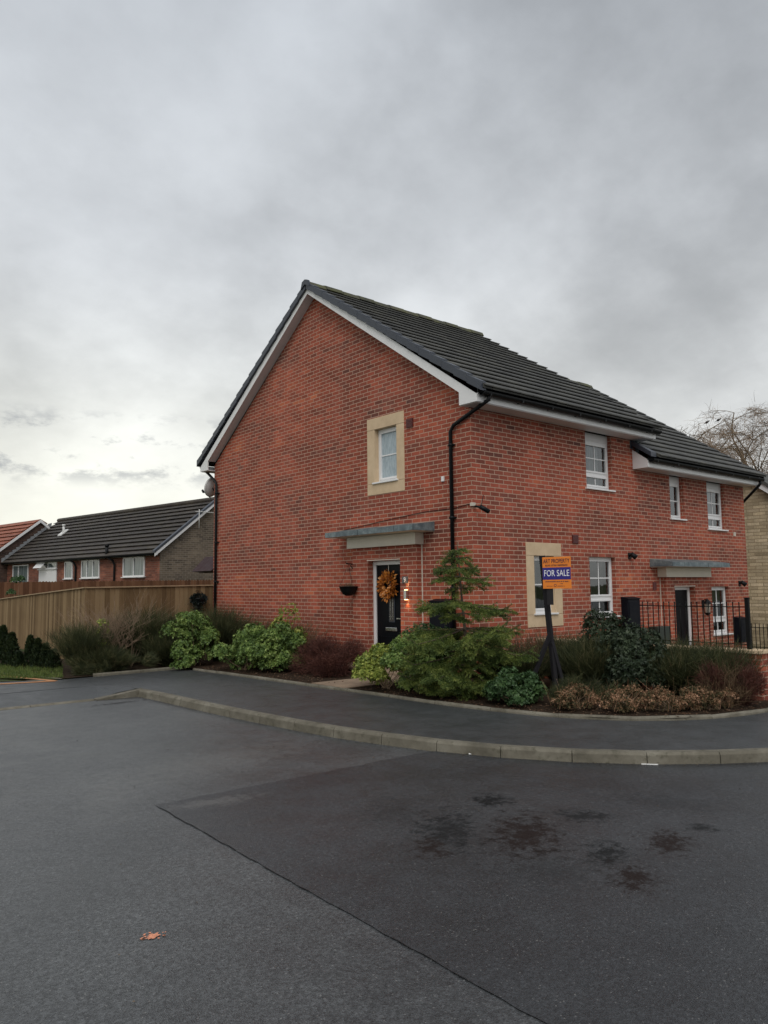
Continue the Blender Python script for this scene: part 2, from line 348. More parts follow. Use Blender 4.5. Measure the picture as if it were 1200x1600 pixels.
M['fence_brown'] = timber('stained_fence_board', [(.2, (.055, .024, .013)), (.5, (.115, .052, .026)), (.85, (.19, .098, .055))])
M['post'] = timber('dark_tarred_timber', [(.2, (.010, .010, .012)), (.5, (.022, .021, .024)), (.85, (.045, .042, .042))])
M['sign_orange'] = plain('orange_board', (.83, .235, .022), .45, var=.06)
M['sign_blue'] = plain('blue_band', (.020, .014, .20), .45, var=.05)
M['sign_white'] = plain('white_lettering', (.85, .85, .88), .5, var=.02)
M['sign_ink'] = plain('dark_lettering', (.06, .02, .05), .5, var=.02)
M['bark'] = plain('grey_brown_bark', (.095, .070, .048), .9, var=.35, scale=14)
M['twig'] = plain('bare_twig', (.25, .175, .115), .9, var=.35, scale=9)
M['willow'] = plain('bare_tree_bark', (.20, .15, .10), .9, var=.35, scale=3)
M['bird'] = plain('black_feathers', (.012, .012, .014), .6)
M['awning'] = plain('dark_maroon_cloth', (.035, .014, .016), .8)
M['dish'] = plain('pale_grey_dish', (.68, .68, .66), .5, var=.05)
M['number'] = plain('grey_number_plate', (.10, .10, .10), .4, var=.2, scale=30)
M['camera'] = plain('cream_camera_shell', (.55, .50, .42), .5)
def leafmat(name, stops, rough=.5, trans=.25, spec=.4):
    mt, g = mat(name); ge = g.n('ShaderNodeNewGeometry'); rnd = ge.outputs['Random Per Island']
    ob = g.n('ShaderNodeTexCoord').outputs['Object']
    f = g.m('ADD', g.m('MULTIPLY', rnd, .55), g.m('MULTIPLY', g.mr(g.noise(ob, 4.5, 3, .6), .32, .68), .45))
    c = g.ramp(f, stops)
    b = g.n('ShaderNodeBsdfPrincipled', {'Base Color': c, 'Roughness': rough, 'Specular IOR Level': spec})
    t = g.n('ShaderNodeBsdfTranslucent', {0: c}); mx = g.n('ShaderNodeMixShader', {0: trans, 1: b.outputs[0], 2: t.outputs[0]})
    g.n('ShaderNodeOutputMaterial', {0: mx.outputs[0]}); return mt
M['choisya'] = leafmat('bright_green_leaf', [(.1, (.055, .10, .028)), (.45, (.125, .205, .05)), (.7, (.22, .32, .08)), (.95, (.37, .45, .13))])
M['golden'] = leafmat('yellow_green_leaf', [(.1, (.07, .12, .025)), (.4, (.20, .26, .045)), (.7, (.36, .41, .08)), (.95, (.55, .55, .16))])
M['midgreen'] = leafmat('mid_green_leaf', [(.1, (.024, .056, .02)), (.5, (.055, .115, .038)), (.9, (.12, .20, .07))])
M['laurel'] = leafmat('dark_glossy_leaf', [(.1, (.012, .022, .012)), (.5, (.026, .042, .020)), (.9, (.062, .085, .045))], .5, .1, .35)
M['broom'] = leafmat('broom_stem', [(.1, (.020, .028, .011)), (.5, (.050, .060, .022)), (.78, (.095, .100, .038)), (.95, (.21, .17, .09))], .7)
M['drystem'] = leafmat('dry_stem', [(.1, (.07, .045, .025)), (.5, (.14, .09, .05)), (.9, (.23, .16, .09))], .85)
M['berberis'] = leafmat('purple_brown_twig', [(.1, (.036, .013, .010)), (.5, (.095, .032, .023)), (.9, (.17, .07, .05))], .7)
M['rust'] = leafmat('rust_orange_leaf', [(.1, (.035, .045, .018)), (.4, (.10, .085, .038)), (.62, (.33, .175, .095)), (.95, (.72, .45, .30))], .75, .3)
M['fir'] = leafmat('fir_needle', [(.1, (.032, .060, .018)), (.45, (.10, .15, .036)), (.75, (.22, .27, .06)), (.97, (.42, .44, .12))], .6, .25)
M['conifer'] = leafmat('dark_conifer_scale', [(.1, (.010, .020, .008)), (.5, (.022, .038, .013)), (.9, (.05, .065, .02))], .6)
M['grassblade'] = leafmat('grass_blade', [(.1, (.05, .085, .018)), (.5, (.10, .15, .03)), (.9, (.20, .23, .06))], .6)
M['wreath'] = leafmat('autumn_leaf', [(.1, (.20, .055, .012)), (.4, (.46, .145, .02)), (.7, (.68, .25, .03)), (.95, (.85, .50, .24))], .6)
M['blackleaf'] = leafmat('dark_planter_leaf', [(.1, (.006, .012, .012)), (.9, (.020, .030, .028))], .5)
M['litterleaf'] = leafmat('fallen_leaf', [(.1, (.05, .025, .014)), (.6, (.14, .075, .04)), (.95, (.32, .22, .15))], .8)
def emis(name, col, st):
    mt, g = mat(name); e = g.n('ShaderNodeEmission', {0: (*col, 1), 1: st}); g.n('ShaderNodeOutputMaterial', {0: e.outputs[0]}); return mt
M['bulb'] = emis('lit_bulb', (1., .62, .25), 9.)

# ------------------------------------------------------------------ ground, road, pavement
def gz(x, y):
    """level of the open ground"""
    z = -.16
    a = min(1, max(0, (y - 8.0) / 8.0)); z -= .38 * a * a * (3 - 2 * a)              # falls away to the north
    b = min(1, max(0, (x - 1.0) / 4.0)) * min(1, max(0, (y + 8.0) / 3.0)); z -= .50 * b   # and to the east
    if x < -3.3 and y > 5: z += 0.0
    return z
def axis_pts():
    s = [0.5 * i for i in range(-40, 81)]; e = 40.
    while e < 900: e *= 1.35; s.append(e)
    e = 20.
    while e < 900: e *= 1.35; s.insert(0, -e)
    return s
ax = axis_pts(); mb = MB(); n = len(ax)
vs = [(x, y, gz(x, y)) for y in ax for x in ax]
mb.add(vs, [(j * n + i, j * n + i + 1, (j + 1) * n + i + 1, (j + 1) * n + i) for j in range(n - 1) for i in range(n - 1)], True)
tag(mb.build('ground', M['ground']), kind='structure')
KB = [(-4.46, 2.74), (-4.43, 2.35), (-4.42, 2.03), (-4.40, .71), (-4.35, -.3), (-4.30, -.80), (-4.26, -1.43), (-4.17, -2.05), (-4.06, -2.50), (-3.96, -2.90), (-3.78, -3.46), (-3.50, -4.0), (-3.18, -4.48), (-2.80, -4.90), (-2.38, -5.23), (-1.95, -5.52), (-1.4, -5.82), (-.6, -6.15), (.4, -6.4), (2, -6.6), (8, -6.9), (16, -7.1)]
def smooth(pts, k=2):
    for _ in range(k):
        q = [pts[0]]
        for a, b in zip(pts, pts[1:]): q += [(a[0] * .75 + b[0] * .25, a[1] * .75 + b[1] * .25), (a[0] * .25 + b[0] * .75, a[1] * .25 + b[1] * .75)]
        pts = q + [pts[-1]]
    return pts
def resample(pts, step):
    out = [pts[0]]; acc = 0.
    for a, b in zip(pts, pts[1:]):
        L = math.dist(a, b); t = step - acc
        while t <= L: out.append((a[0] + (b[0] - a[0]) * t / L, a[1] + (b[1] - a[1]) * t / L)); t += step
        acc = (acc + L) % step
    return out
def offset(pts, d):              # to the left of travel when d > 0
    out = []
    for i in range(len(pts)):
        a = Vector(pts[max(0, i - 1)]); b = Vector(pts[min(len(pts) - 1, i + 1)]); t = (b - a).normalized()
        out.append((pts[i][0] - t.y * d, pts[i][1] + t.x * d))
    return out
kb = [KB[0]] + smooth(KB[1:])
road_z = -.10
# kerb line incl. dropped kerb to the west
DROP = [(-16., 3.2), (-6.36, 2.76), (-5.5, 2.81), (-4.46, 2.74)]
east = (16., -7.1)
# old road surface: one sheet below everything, new patch 4 mm above
mb = MB(); far = -60
mb.add([(-60, -60, road_z), (60, -60, road_z), (60, -7.0, road_z - .0), (16, -7.1 + .05, road_z)] + [(x, y, road_z) for x, y in offset(kb, .04)[::-1]] + [(x, y, road_z) for x, y in DROP[::-1]] + [(-60, 3.4, road_z)],
       [tuple(range(4 + len(kb) + len(DROP) + 1))])
tag(mb.build('road', M['road_old']), kind='structure')
# newer dark patch: edges measured on the road, slightly wandering like a hand-raked joint
def wander(a, b, n, amp):
    out = []
    for i in range(n + 1):
        t = i / n; x = a[0] + (b[0] - a[0]) * t; y = a[1] + (b[1] - a[1]) * t
        k = 0 if i in (0, n) else amp * (random.random() - .5) * 2; out.append((x + k * .3, y + k))
    return out
k2 = [q for q in kb if q[1] < -3.05]
pa = wander((-6.72, -3.02), (-4.0, -3.05), 22, .012)
pb = wander((-6.86, -6.70), (-6.72, -3.02), 40, .006); pb = [(x + .012 * (random.random() - .5), y) for x, y in pb]
poly = [(-6.95, -30)] + pb[:-1] + pa + offset(k2, .035) + [(40, -7.3), (40, -30)]
pz = road_z + .005
mb = MB(); mb.add([(x, y, pz) for x, y in poly], [tuple(range(len(poly)))])
tag(mb.build('road_patch', M['road_new']), kind='structure')
mb = MB()                        # worn rim of the joint, a thin dark seam of bitumen
for a, b in list(zip(pb, pb[1:])):
    t = (Vector(b) - Vector(a)).normalized(); w = .0006 + .0022 * random.random()
    if random.random() < (.65 if a[1] < -5.3 else .2): continue
    nrm = 0; nrm = Vector((-t.y, t.x)) * w
    mb.quad((a[0] - nrm.x, a[1] - nrm.y, pz + .003), (b[0] - nrm.x, b[1] - nrm.y, pz + .003), (b[0] + nrm.x, b[1] + nrm.y, pz + .003), (a[0] + nrm.x, a[1] + nrm.y, pz + .003))
M['seam'] = plain('bitumen_seam', (.014, .014, .015), .5)
tag(mb.build('road_seam', M['seam']), kind='structure')
# pavement: from the kerb back to the bed edging
EDGE = [(-2.58, 4.76), (-2.50, 3.75), (-2.46, 2.67), (-2.40, 1.85), (-2.38, 1.0), (-2.31, .3), (-2.27, -.37), (-2.26, -1.17), (-2.19, -2.03), (-2.03, -2.85), (-1.86, -3.26), (-1.66, -3.62), (-1.37, -3.93), (-1.01, -4.20), (-.55, -4.40), (-.10, -4.50), (.45, -4.56), (.95, -4.58), (1.6, -4.6)]
EDGE_L = [(-4.87, 4.96), (-4.26, 5.01), (-3.70, 5.02), (-3.18, 5.07), (-2.58, 5.10)]
edge = smooth(EDGE[1:-1]); edge = [EDGE[0]] + edge
def earcut_poly(name, loop, z, material, kind='structure'):
    mb = MB(); mb.add([(x, y, z) for x, y in loop], [tuple(range(len(loop)))]); o = mb.build(name, material)
    if kind: o['kind'] = kind
    return o
kback = offset(kb, .125)
pv = [(x, y) for x, y in kback] + [(40, -6.9), (40, -4.9), (1.8, -4.62)] + edge[::-1] + [(-2.58, 5.0)] + [(x, y - .03) for x, y in EDGE_L[::-1]] + [(-5.6, 5.35), (-9, 6.6), (-16, 8.)] + [(-16, 3.9), (-4.75, 3.75), (-4.46, 3.3), (-4.40, 2.95)]
earcut_poly('pavement', pv, 0.0, M['pave'])
# kerb stones: each a thing of its own
def kerb_run(pts, step, zlo, ztop, width, group, lab, jit=.0):
    L__ = sum(math.dist(a, b) for a, b in zip(pts, pts[1:])); step = L__ / max(1, round(L__ / step)) * .99999; rs = resample(pts, step); cnt = 0
    for i, (a, b) in enumerate(zip(rs, rs[1:])):
        a = Vector((*a, 0)); b = Vector((*b, 0)); t = (b - a).normalized(); nn = Vector((-t.y, t.x, 0)); gap = .004
        a2 = a + t * gap; b2 = b - t * gap; zt = ztop + jit * (random.random() - .5); ch = min(.022, (ztop - zlo) * .3)
        prof = [(0, zlo), (0.012 if ztop - zlo > .08 else 0, zt - ch), (ch * 1.0 + .008, zt), (width, zt), (width, zlo)]
        mb = MB(); mb.prism([a2 + nn * u + Vector((0, 0, h)) for u, h in prof], b2 - a2)
        o = mb.build('kerb_stone', M['kerb'], bevel=.004); tag(o, lab(i, rs), 'kerb stone', group); cnt += 1
    return rs
kk = resample(kb, .66)
def klab(i, rs):
    mid = ((rs[i][0] + rs[i + 1][0]) / 2, (rs[i][1] + rs[i + 1][1]) / 2)
    nth = ['first', 'second', 'third', 'fourth', 'fifth', 'sixth', 'seventh', 'eighth', 'ninth', 'tenth', 'eleventh', 'twelfth', 'thirteenth', 'fourteenth', 'fifteenth', 'sixteenth', 'seventeenth', 'eighteenth', 'nineteenth', 'twentieth']
    return 'raised concrete kerb stone by the dark road, %s from the left-hand bend' % nth[min(i, 19)]
kvis = [q for q in kb if q[0] < -1.2]
kerb_run(kvis, .66, -.16, .004, .125, 'raised kerb stones round the corner', klab)
rest = [q for q in kb if q[0] >= -1.3]
mb = MB()
for a, b in zip(rest, rest[1:]):
    a = Vector((*a, 0)); b = Vector((*b, 0)); t = (b - a).normalized(); nn = Vector((-t.y, t.x, 0))
    mb.prism([a + Vector((0, 0, -.16)), a + Vector((0, 0, -.01)), a + nn * .02 + Vector((0, 0, .004)), a + nn * .125 + Vector((0, 0, .004)), a + nn * .125 + Vector((0, 0, -.16))], b - a)
tag(mb.build('kerb', M['kerb']), 'kerb continuing beyond the right edge of the picture', 'kerb')
dl = ['dropped kerb stone flush with the road, %s from the left' % w_ for w_ in ('first', 'second', 'third', 'fourth', 'fifth', 'sixth', 'seventh', 'eighth', 'ninth')]
dp = [(-8.6, 2.76), (-6.36, 2.76), (-5.5, 2.79), (-5.08, 2.77)]
kerb_run(dp, .9, -.16, -.080, .11, 'flush dropped kerb stones at the left', lambda i, rs: dl[min(i, 8)])
mb = MB(); fr_ = [(-16, 2.86, -.084), (-8, 2.86, -.084), (-5.0, 2.86, -.084), (-4.72, 2.88, -.03), (-4.42, 2.90, .0)]; bk_ = [(-16, 3.93, .001), (-8, 3.84, .001), (-5.0, 3.80, .001), (-4.72, 3.75, .001), (-4.43, 3.25, .001)]
for k in range(4): mb.add([fr_[k], fr_[k + 1], bk_[k + 1]], [(0, 1, 2)]); mb.add([fr_[k], bk_[k + 1], bk_[k]], [(0, 1, 2)])
mb.box((-16, 2.75, -.16), (-8.6, 2.86, -.080)); tag(mb.build('ramp', M['pave']), kind='structure')
mb = MB(); mb.add([(-5.06, 2.75, -.16), (-4.33, 2.72, -.16), (-4.33, 2.92, -.16), (-5.06, 2.89, -.16), (-5.06, 2.75, -.082), (-4.42, 2.72, .002), (-4.33, 2.92, .004), (-5.06, 2.89, -.080), (-4.34, 2.73, -.002)], [(0, 3, 2, 1), (0, 1, 8, 5, 4), (1, 2, 6, 8), (2, 3, 7, 6), (3, 0, 4, 7), (4, 5, 7), (5, 6, 7), (5, 8, 6)])
tag(mb.build('kerb_stone', M['kerb'], bevel=.004), 'sloping corner kerb stone where the dropped kerb rises', 'kerb stone')
# slim edging kerbs of the planting beds
nths = ['first', 'second', 'third', 'fourth', 'fifth', 'sixth', 'seventh', 'eighth', 'ninth', 'tenth', 'eleventh', 'twelfth', 'thirteenth', 'fourteenth', 'fifteenth', 'sixteenth']
kerb_run(edge, .9, -.1, .038, .05, 'slim edging kerbs round the corner bed', lambda i, rs: 'slim concrete edging kerb in front of the house beds, %s from the left' % nths[min(i, 15)], .008)
kerb_run([(-4.3, 5.02), (-3.70, 5.02), (-3.18, 5.07), (-2.56, 5.12)], .85, -.1, .05, .05, 'slim edging kerbs below the garden fence', lambda i, rs: 'slim edging kerb in front of the fence shrubs, %s from the left' % nths[i])
# soil in the beds
earcut_poly('corner_bed_soil', offset(edge, .045) + [(1.2, -4.5), (.84, -4.1), (.84, 0), (0, 0), (0, 8.8), (-2.55, 8.8)], .02, M['soil'])
earcut_poly('fence_bed_soil', [(-4.9, 5.02), (-3.7, 5.06), (-2.55, 5.14), (-2.55, 8.85), (-3.6, 8.85), (-3.7, 20), (-5.0, 20), (-4.9, 8)], .012, M['soil'])
mb = MB()                                          # verge of grass with a slope up to the fence
earcut_poly('grass_verge', [(-4.30, 5.06), (-4.9, 5.0), (-5.6, 5.32), (-9, 6.5), (-16, 7.9), (-16, 30), (-3.3, 30), (-3.4, 12), (-4.2, 8)], .008, M['ground'])
earcut_poly('drive', [(-16, 4.3), (-4.5, 4.3), (-2.7, 4.6), (-2.7, 5.4), (-4.6, 5.5), (-5.4, 6.2), (-9, 7.6), (-16, 9)], -.006, M['pave'])
# narrow garden path to the front door
mb = MB()
for i in range(4):
    x0 = -2.3 + i * .58; mb.prism([(x0, .46, .03), (x0 + .57, .46, .03), (x0 + .57, 1.30, .03), (x0, 1.30, .03)], (0, 0, .012))
tag(mb.build('garden_path', M['flag']), kind='structure')
mb = MB(); mb.box((-.75, .5, .04), (-.13, 3.1, .085)); tag(mb.build('door_step', M['flag'], bevel=.006), 'low buff paving slab below the black front door', 'step')
# paving to the neighbour's door, seen past the pier
mb = MB(); mb.quad((1.08, -4.55, .0), (6.5, -4.55, -.35), (7.5, -.9, -.58), (5.4, -.9, -.58), (1.08, -3.3, -.06)); tag(mb.build('neighbour_path', M['flag']), kind='structure')
# orange block edging of the drive at far left
mb = MB()
p0, p1 = gp(-30, 1053), gp(86, 1064.5); p2 = gp(-30, 1071)
def strip(a, b, w, z):
    a = Vector((a.x, a.y, z)); b = Vector((b.x, b.y, z)); t = (b - a).normalized(); nn = Vector((-t.y, t.x, 0)) * w / 2
    mb.prism([a - nn, b - nn, b + nn, a + nn], (0, 0, .006))
strip(p0, p1, .10, .003); strip(p2, p1, .10, .004); 
tag(mb.build('block_paving_strip', M['paver_orange']), kind='structure')
mb = MB(); strip(gp(-30, 1049.5), gp(95, 1061.5), .05, .01); tag(mb.build('verge_edging', M['kerb']), 'pale edging line along the grass verge at far left', 'kerb')
mb = MB(); strip(gp(-30, 1060), gp(70, 1064), .16, .002); tag(mb.build('pale_paving_strip', M['kerb']), kind='structure')
# dab of orange marker paint
pc = gp(240, 1463.5, road_z); mb = MB(); ring = []
for k in range(26):
    a = k / 26 * 2 * math.pi; r_ = .030 * (1 + .8 * (random.random() - .5)); ring.append((pc.x + r_ * math.cos(a) * 1.15, pc.y + r_ * math.sin(a) * .75, road_z + .004))
ring += []
mb.add(ring, [tuple(range(26))])
for k in range(14):
    a = random.random() * 6.28; d_ = .035 + .03 * random.random(); s_ = .004 + .005 * random.random(); cx, cy = pc.x + d_ * math.cos(a), pc.y + d_ * math.sin(a)
    mb.add([(cx - s_, cy, road_z + .004), (cx, cy - s_, road_z + .004), (cx + s_, cy, road_z + .004), (cx, cy + s_, road_z + .004)], [(0, 1, 2, 3)])
tag(mb.build('paint_mark', M['paint']), 'small dab of orange marker paint on the old asphalt', 'paint mark')
# litter in the gutter
q = gp(1015, 1196, road_z); mb = MB(); mb.prism([(q.x - .05, q.y + .05, pz + .002), (q.x + .04, q.y - .06, pz + .002), (q.x + .055, q.y - .05, pz + .002), (q.x - .035, q.y + .06, pz + .002)], (0, 0, .006))
tag(mb.build('paper_scrap', M['litter']), 'thin white paper scrap lying against the kerb', 'litter')
q = gp(735, 1179, road_z); mb = MB(); top = []
for k in range(9):
    a = k / 9 * 6.283; top.append((q.x + random.uniform(.015, .045) * math.cos(a), q.y + random.uniform(.015, .045) * math.sin(a), pz + random.uniform(.003, .02)))
mb.add(top + [(q.x, q.y, pz + .028)], [(k, (k + 1) % 9, 9) for k in range(9)])
tag(mb.build('crumpled_wrapper', M['litter']), 'crumpled pale scrap by the kerb below the fir tree', 'litter')

E0 = []
for pts_, d_, z_, nn_ in ((offset([q for q in kb if q[0] < .5], -.035), .05, road_z + .008, 420), (offset([q for q in kb if q[0] < .5], .16), .05, .004, 120)):
    rs_ = resample(pts_, .01)
    for _ in range(nn_):
        q_ = random.choice(rs_); E0.append((q_[0] + random.gauss(0, d_ * .5), q_[1] + random.gauss(0, d_ * .5), z_))
for _ in range(160): E0.append((random.uniform(-8, -2.5), random.uniform(-6, 2.5), road_z + .008))
mb = MB()
for (x_, y_, z_) in E0:
    s_ = random.uniform(.003, .010); a_ = random.uniform(0, 6.28); c_, d_ = math.cos(a_) * s_, math.sin(a_) * s_
    mb.add([(x_ - c_, y_ - d_, z_), (x_ + d_ * .6, y_ - c_ * .6, z_ + s_ * .5), (x_ + c_, y_ + d_, z_), (x_ - d_ * .6, y_ + c_ * .6, z_ + s_ * .3)], [(0, 1, 2, 3)])
M['debris'] = plain('grit_and_leaf_debris', (.10, .075, .05), .9, var=.8, scale=60)
tag(mb.build('gutter_grit', M['debris']), 'grit and leaf scraps scattered along the kerb', 'debris', kind='stuff')
# ------------------------------------------------------------------ brick houses
def FM(u, d, z): return (u, d, z)          # front wall, facing -Y; d grows inwards
def GM(u, d, z): return (d, u, z)          # gable wall, facing -X
def wall_cells(mb, Mf, u0, u1, z0, z1, holes, d=0., depth=.1):
    us = sorted({u0, u1, *[h[0] for h in holes], *[h[1] for h in holes]}); zs = sorted({z0, z1, *[h[2] for h in holes], *[h[3] for h in holes]})
    us = [u for u in us if u0 <= u <= u1]; zs = [z for z in zs if z0 <= z <= z1]
    for a, b in zip(us, us[1:]):
        for c, e in zip(zs, zs[1:]):
            um, zm = (a + b) / 2, (c + e) / 2
            if any(h[0] < um < h[1] and h[2] < zm < h[3] for h in holes): continue
            mb.quad(Mf(a, d, c), Mf(b, d, c), Mf(b, d, e), Mf(a, d, e))
    for a, b, c, e in holes:
        D = d + depth
        mb.quad(Mf(a, d, c), Mf(a, D, c), Mf(a, D, e), Mf(a, d, e)); mb.quad(Mf(b, d, c), Mf(b, D, c), Mf(b, D, e), Mf(b, d, e))
        mb.quad(Mf(a, d, e), Mf(b, d, e), Mf(b, D, e), Mf(a, D, e)); mb.quad(Mf(a, d, c), Mf(b, d, c), Mf(b, D, c), Mf(a, D, c))
def window(house, Mf, a, b, c, e, kind, d=.09, sill=True, dress=None, head=0.):
    """a..b along the wall, c..e in height; kind: bars layout"""
    fr = .055; mb = MB(); B = lambda p, q: mb.box(Mf(*p), Mf(*q))
    top = e - head
    if head: B((a, d - .002, top), (b, d + .05, e))
    B((a, d, c + .02), (a + fr, d + .06, top)); B((b - fr, d, c + .02), (b, d + .06, top)); B((a + fr, d, top - fr), (b - fr, d + .06, top)); B((a + fr, d, c + .02), (b - fr, d + .06, c + .02 + fr))
    tr = None
    if kind == 'transom': tr = c + .02 + (top - c) * .27; B((a + fr, d, tr), (b - fr, d + .06, tr + .07))
    s = .03                                       # opening sashes sit proud of the fixed frame
    zones = [(c + .02 + fr, top - fr)] if tr is None else [(c + .02 + fr, tr), (tr + .07, top - fr)]
    for z0, z1 in zones:
        B((a + fr - .008, d - .012, z0 - .008), (a + fr + s, d + .045, z1 + .008)); B((b - fr - s, d - .012, z0 - .008), (b - fr + .008, d + .045, z1 + .008))
        B((a + fr + s, d - .012, z1 - s), (b - fr - s, d + .045, z1 + .008)); B((a + fr + s, d - .012, z0 - .008), (b - fr - s, d + .045, z0 + s))
    o = mb.build('window', M['upvc'], house, bevel=.004)
    if head: hm = MB(); hm.box(Mf(a + .001, d - .004, top + .004), Mf(b - .001, d - .0025, e - .002)); hm.build('head_panel', M['soffit'], o)
    bars = MB(); mid = (a + b) / 2; w = .011
    for zi, (z0, z1) in enumerate(zones):
        if kind != 'single' or True:
            if kind in ('transom', 'cross'): bars.box(Mf(mid - w, d + .012, z0 + s), Mf(mid + w, d + .03, z1 - s))
        if not (kind == 'transom' and zi == 0): 
            zm = (z0 + z1) / 2; bars.box(Mf(a + fr + s, d + .010, zm - w), Mf(b - fr - s, d + .032, zm + w))
    bars.build('glazing_bar', M['upvc'], o)
    gl = MB()
    for z0, z1 in zones: gl.quad(Mf(a + fr + s - .002, d + .021, z0 + s - .002), Mf(b - fr - s + .002, d + .021, z0 + s - .002), Mf(b - fr - s + .002, d + .021, z1 - s + .002), Mf(a + fr + s - .002, d + .021, z1 - s + .002))
    gl.build('pane', M['frost'] if dress == 'frost' else M['glass'], o)
    if sill:
        sm = MB(); sm.box(Mf(a - .045, -.045, c - .008), Mf(b + .045, d + .02, c + .022)); sm.build('sill', M['upvc'], o, bevel=.005)
    if dress != 'frost':
        rm = MB(); D = d + .06; DD = D + .9
        rm.quad(Mf(a - .3, DD, c - .1), Mf(b + .3, DD, c - .1), Mf(b + .3, DD, e + .1), Mf(a - .3, DD, e + .1))
        for uu in (a - .3, b + .3): rm.quad(Mf(uu, D, c - .1), Mf(uu, DD, c - .1), Mf(uu, DD, e + .1), Mf(uu, D, e + .1))
        for z_ in (c - .1, e + .1): rm.quad(Mf(a - .3, D, z_), Mf(b + .3, D, z_), Mf(b + .3, DD, z_), Mf(a - .3, DD, z_))
        rm.build('room', M['room'], o)
        for (c0, c1, mt, dz0, dz1) in dress or []:
            cm = MB(); n = max(6, int((c1 - c0) * 60)); pts = [(c0 + (c1 - c0) * i / n, D + .07 + .018 * math.sin(i * 1.35) + .008 * math.sin(i * .6)) for i in range(n + 1)]
            for (u_, y_), (u2, y2) in zip(pts, pts[1:]): cm.quad(Mf(u_, y_, c + dz0), Mf(u2, y2, c + dz0), Mf(u2, y2, e + dz1), Mf(u_, y_, e + dz1))
            cm.build('curtain', M[mt], o)
    return o
def surround(house, Mf, a, b, c, e, oa, ob, oc, oe):
    mb = MB(); d0, d1 = -.012, .125
    mb.box(Mf(a, d0, oe + .003), Mf(b, d1, e)); mb.box(Mf(a, d0, c), Mf(b, d1, oc - .003))
    mb.box(Mf(a, d0 + .001, oc + .001), Mf(oa, d1, oe - .001)); mb.box(Mf(ob, d0 + .001, oc + .001), Mf(b, d1, oe - .001))
    return mb.build('stone_surround', M['sandstone'], house, bevel=.004)
def roof(house, x0, x1, ye, ze, yr, zr, n, mt, th=.064, both=True, name='roof'):
    """stepped tile courses on both slopes of a ridge running along X"""
    mb = MB()
    for sgn in ((1, -1) if both else (1,)):
        for i in range(n):
            t0, t1 = i / n, (i + 1) / n
            def P(t, h, x):
                y = ye + (yr - ye) * t; y = y if sgn > 0 else 2 * yr - y
                return (x, y, ze + (zr - ze) * t + h)
            j0 = random.uniform(-.004, .004); a = t0 - .018
            b0, b1 = x0 + j0, x1 + random.uniform(-.006, .006)
            mb.prism([P(a, th - .020, b0), P(a, th, b0), P(t1 + .004, .004, b0), P(t1 + .004, -.03, b0), P(a + .007, -.012, b0), P(a + .007, th - .020, b0)], (b1 - b0, 0, 0))
    P_ = [(ye, ze), (yr, zr), (2 * yr - ye, ze)]
    mb.prism([(x0 + .02, P_[0][0] + .01, P_[0][1] + .004), (x0 + .02, yr, zr + .004), (x0 + .02, P_[2][0] - .01, ze + .004), (x0 + .02, P_[2][0] - .01, ze - .03), (x0 + .02, yr, zr - .06), (x0 + .02, ye + .01, ze - .03)], (x1 - x0 - .04, 0, 0))
    return mb.build(name, mt, house)
def ridge_caps(roof_o, x0, x1, yr, zr, mt, step=.45, r_=.13):
    x = x0; k = 0; mb = MB()
    while x < x1 - .05:
        xe = min(x1, x + step); h = .012 * (k % 2) + random.uniform(-.003, .003)
        prof = [(-r_, -.055), (-r_ * .6, .035), (0, .065), (r_ * .6, .035), (r_, -.055), (r_ * .75, -.07), (0, .03), (-r_ * .75, -.07)]
        mb.prism([(x, yr + a, zr + b + h) for a, b in prof], (xe - x - .006, 0, 0)); x += step; k += 1
    return mb.build('ridge_tiles', mt, roof_o)
def gutter(house, x0, x1, y, z, clips=True):
    mb = MB(); r_ = .068; prof = [(r_ * math.cos(t), r_ * math.sin(t)) for t in [math.pi + i * math.pi / 8 for i in range(9)]]
    prof += [(r_ * .86 * math.cos(t), r_ * .86 * math.sin(t)) for t in [2 * math.pi - i * math.pi / 8 for i in range(9)]]
    mb.prism([(x0, y + a, z + b) for a, b in prof], (x1 - x0, 0, 0))
    x = x0 + .15
    while x < x1: mb.box((x, y - .062, z - .062), (x + .035, y + .075, z + .004)); x += .8
    return mb.build('gutter', M['black'], house)

# --- house one (corner house)
H1 = thing('brick_house', 'red brick corner house with tall gable, stone framed windows and black front door', 'house')
EZ = 4.45; ridge_y, ridge_z = 4.43, 7.885; X1 = 4.95
wG1 = (1.86, 2.49, 3.44, 4.475); wF1 = (1.53, 2.10, .99, 2.02); wF2 = (3.18, 4.04, .88, 2.03); wF3 = (3.18, 4.05, 3.33, 4.45)
door1 = (1.66, 2.58, .09, 1.98)
mb = MB()
wall_cells(mb, GM, 0, 8.86, -.3, 4.60, [(1.72, 2.64, 3.30, 4.60), (1.64, 2.60, .09, 2.0)], depth=.12)
sl = (ridge_z - .12 - 4.50) / (4.43 - 0.0)
mb.quad((0, 0, 4.60), (0, 8.86, 4.60), (0, 4.43, 7.72))
wall_cells(mb, FM, 0, X1, -.3, 4.6, [(1.38, 2.25, .83, 2.19), wF2, (3.18, 4.05, 3.33, 4.6)], depth=.12)
mb.quad((0, 8.86, -.3), (X1, 8.86, -.3), (X1, 8.86, 4.6), (0, 8.86, 4.6)); mb.quad((X1, 0, 3.5), (X1, 8.86, 3.5), (X1, 8.86, 4.6), (X1, 4.43, 7.7), (X1, 0, 4.6))
wall1 = mb.build('wall', M['brick'], H1)
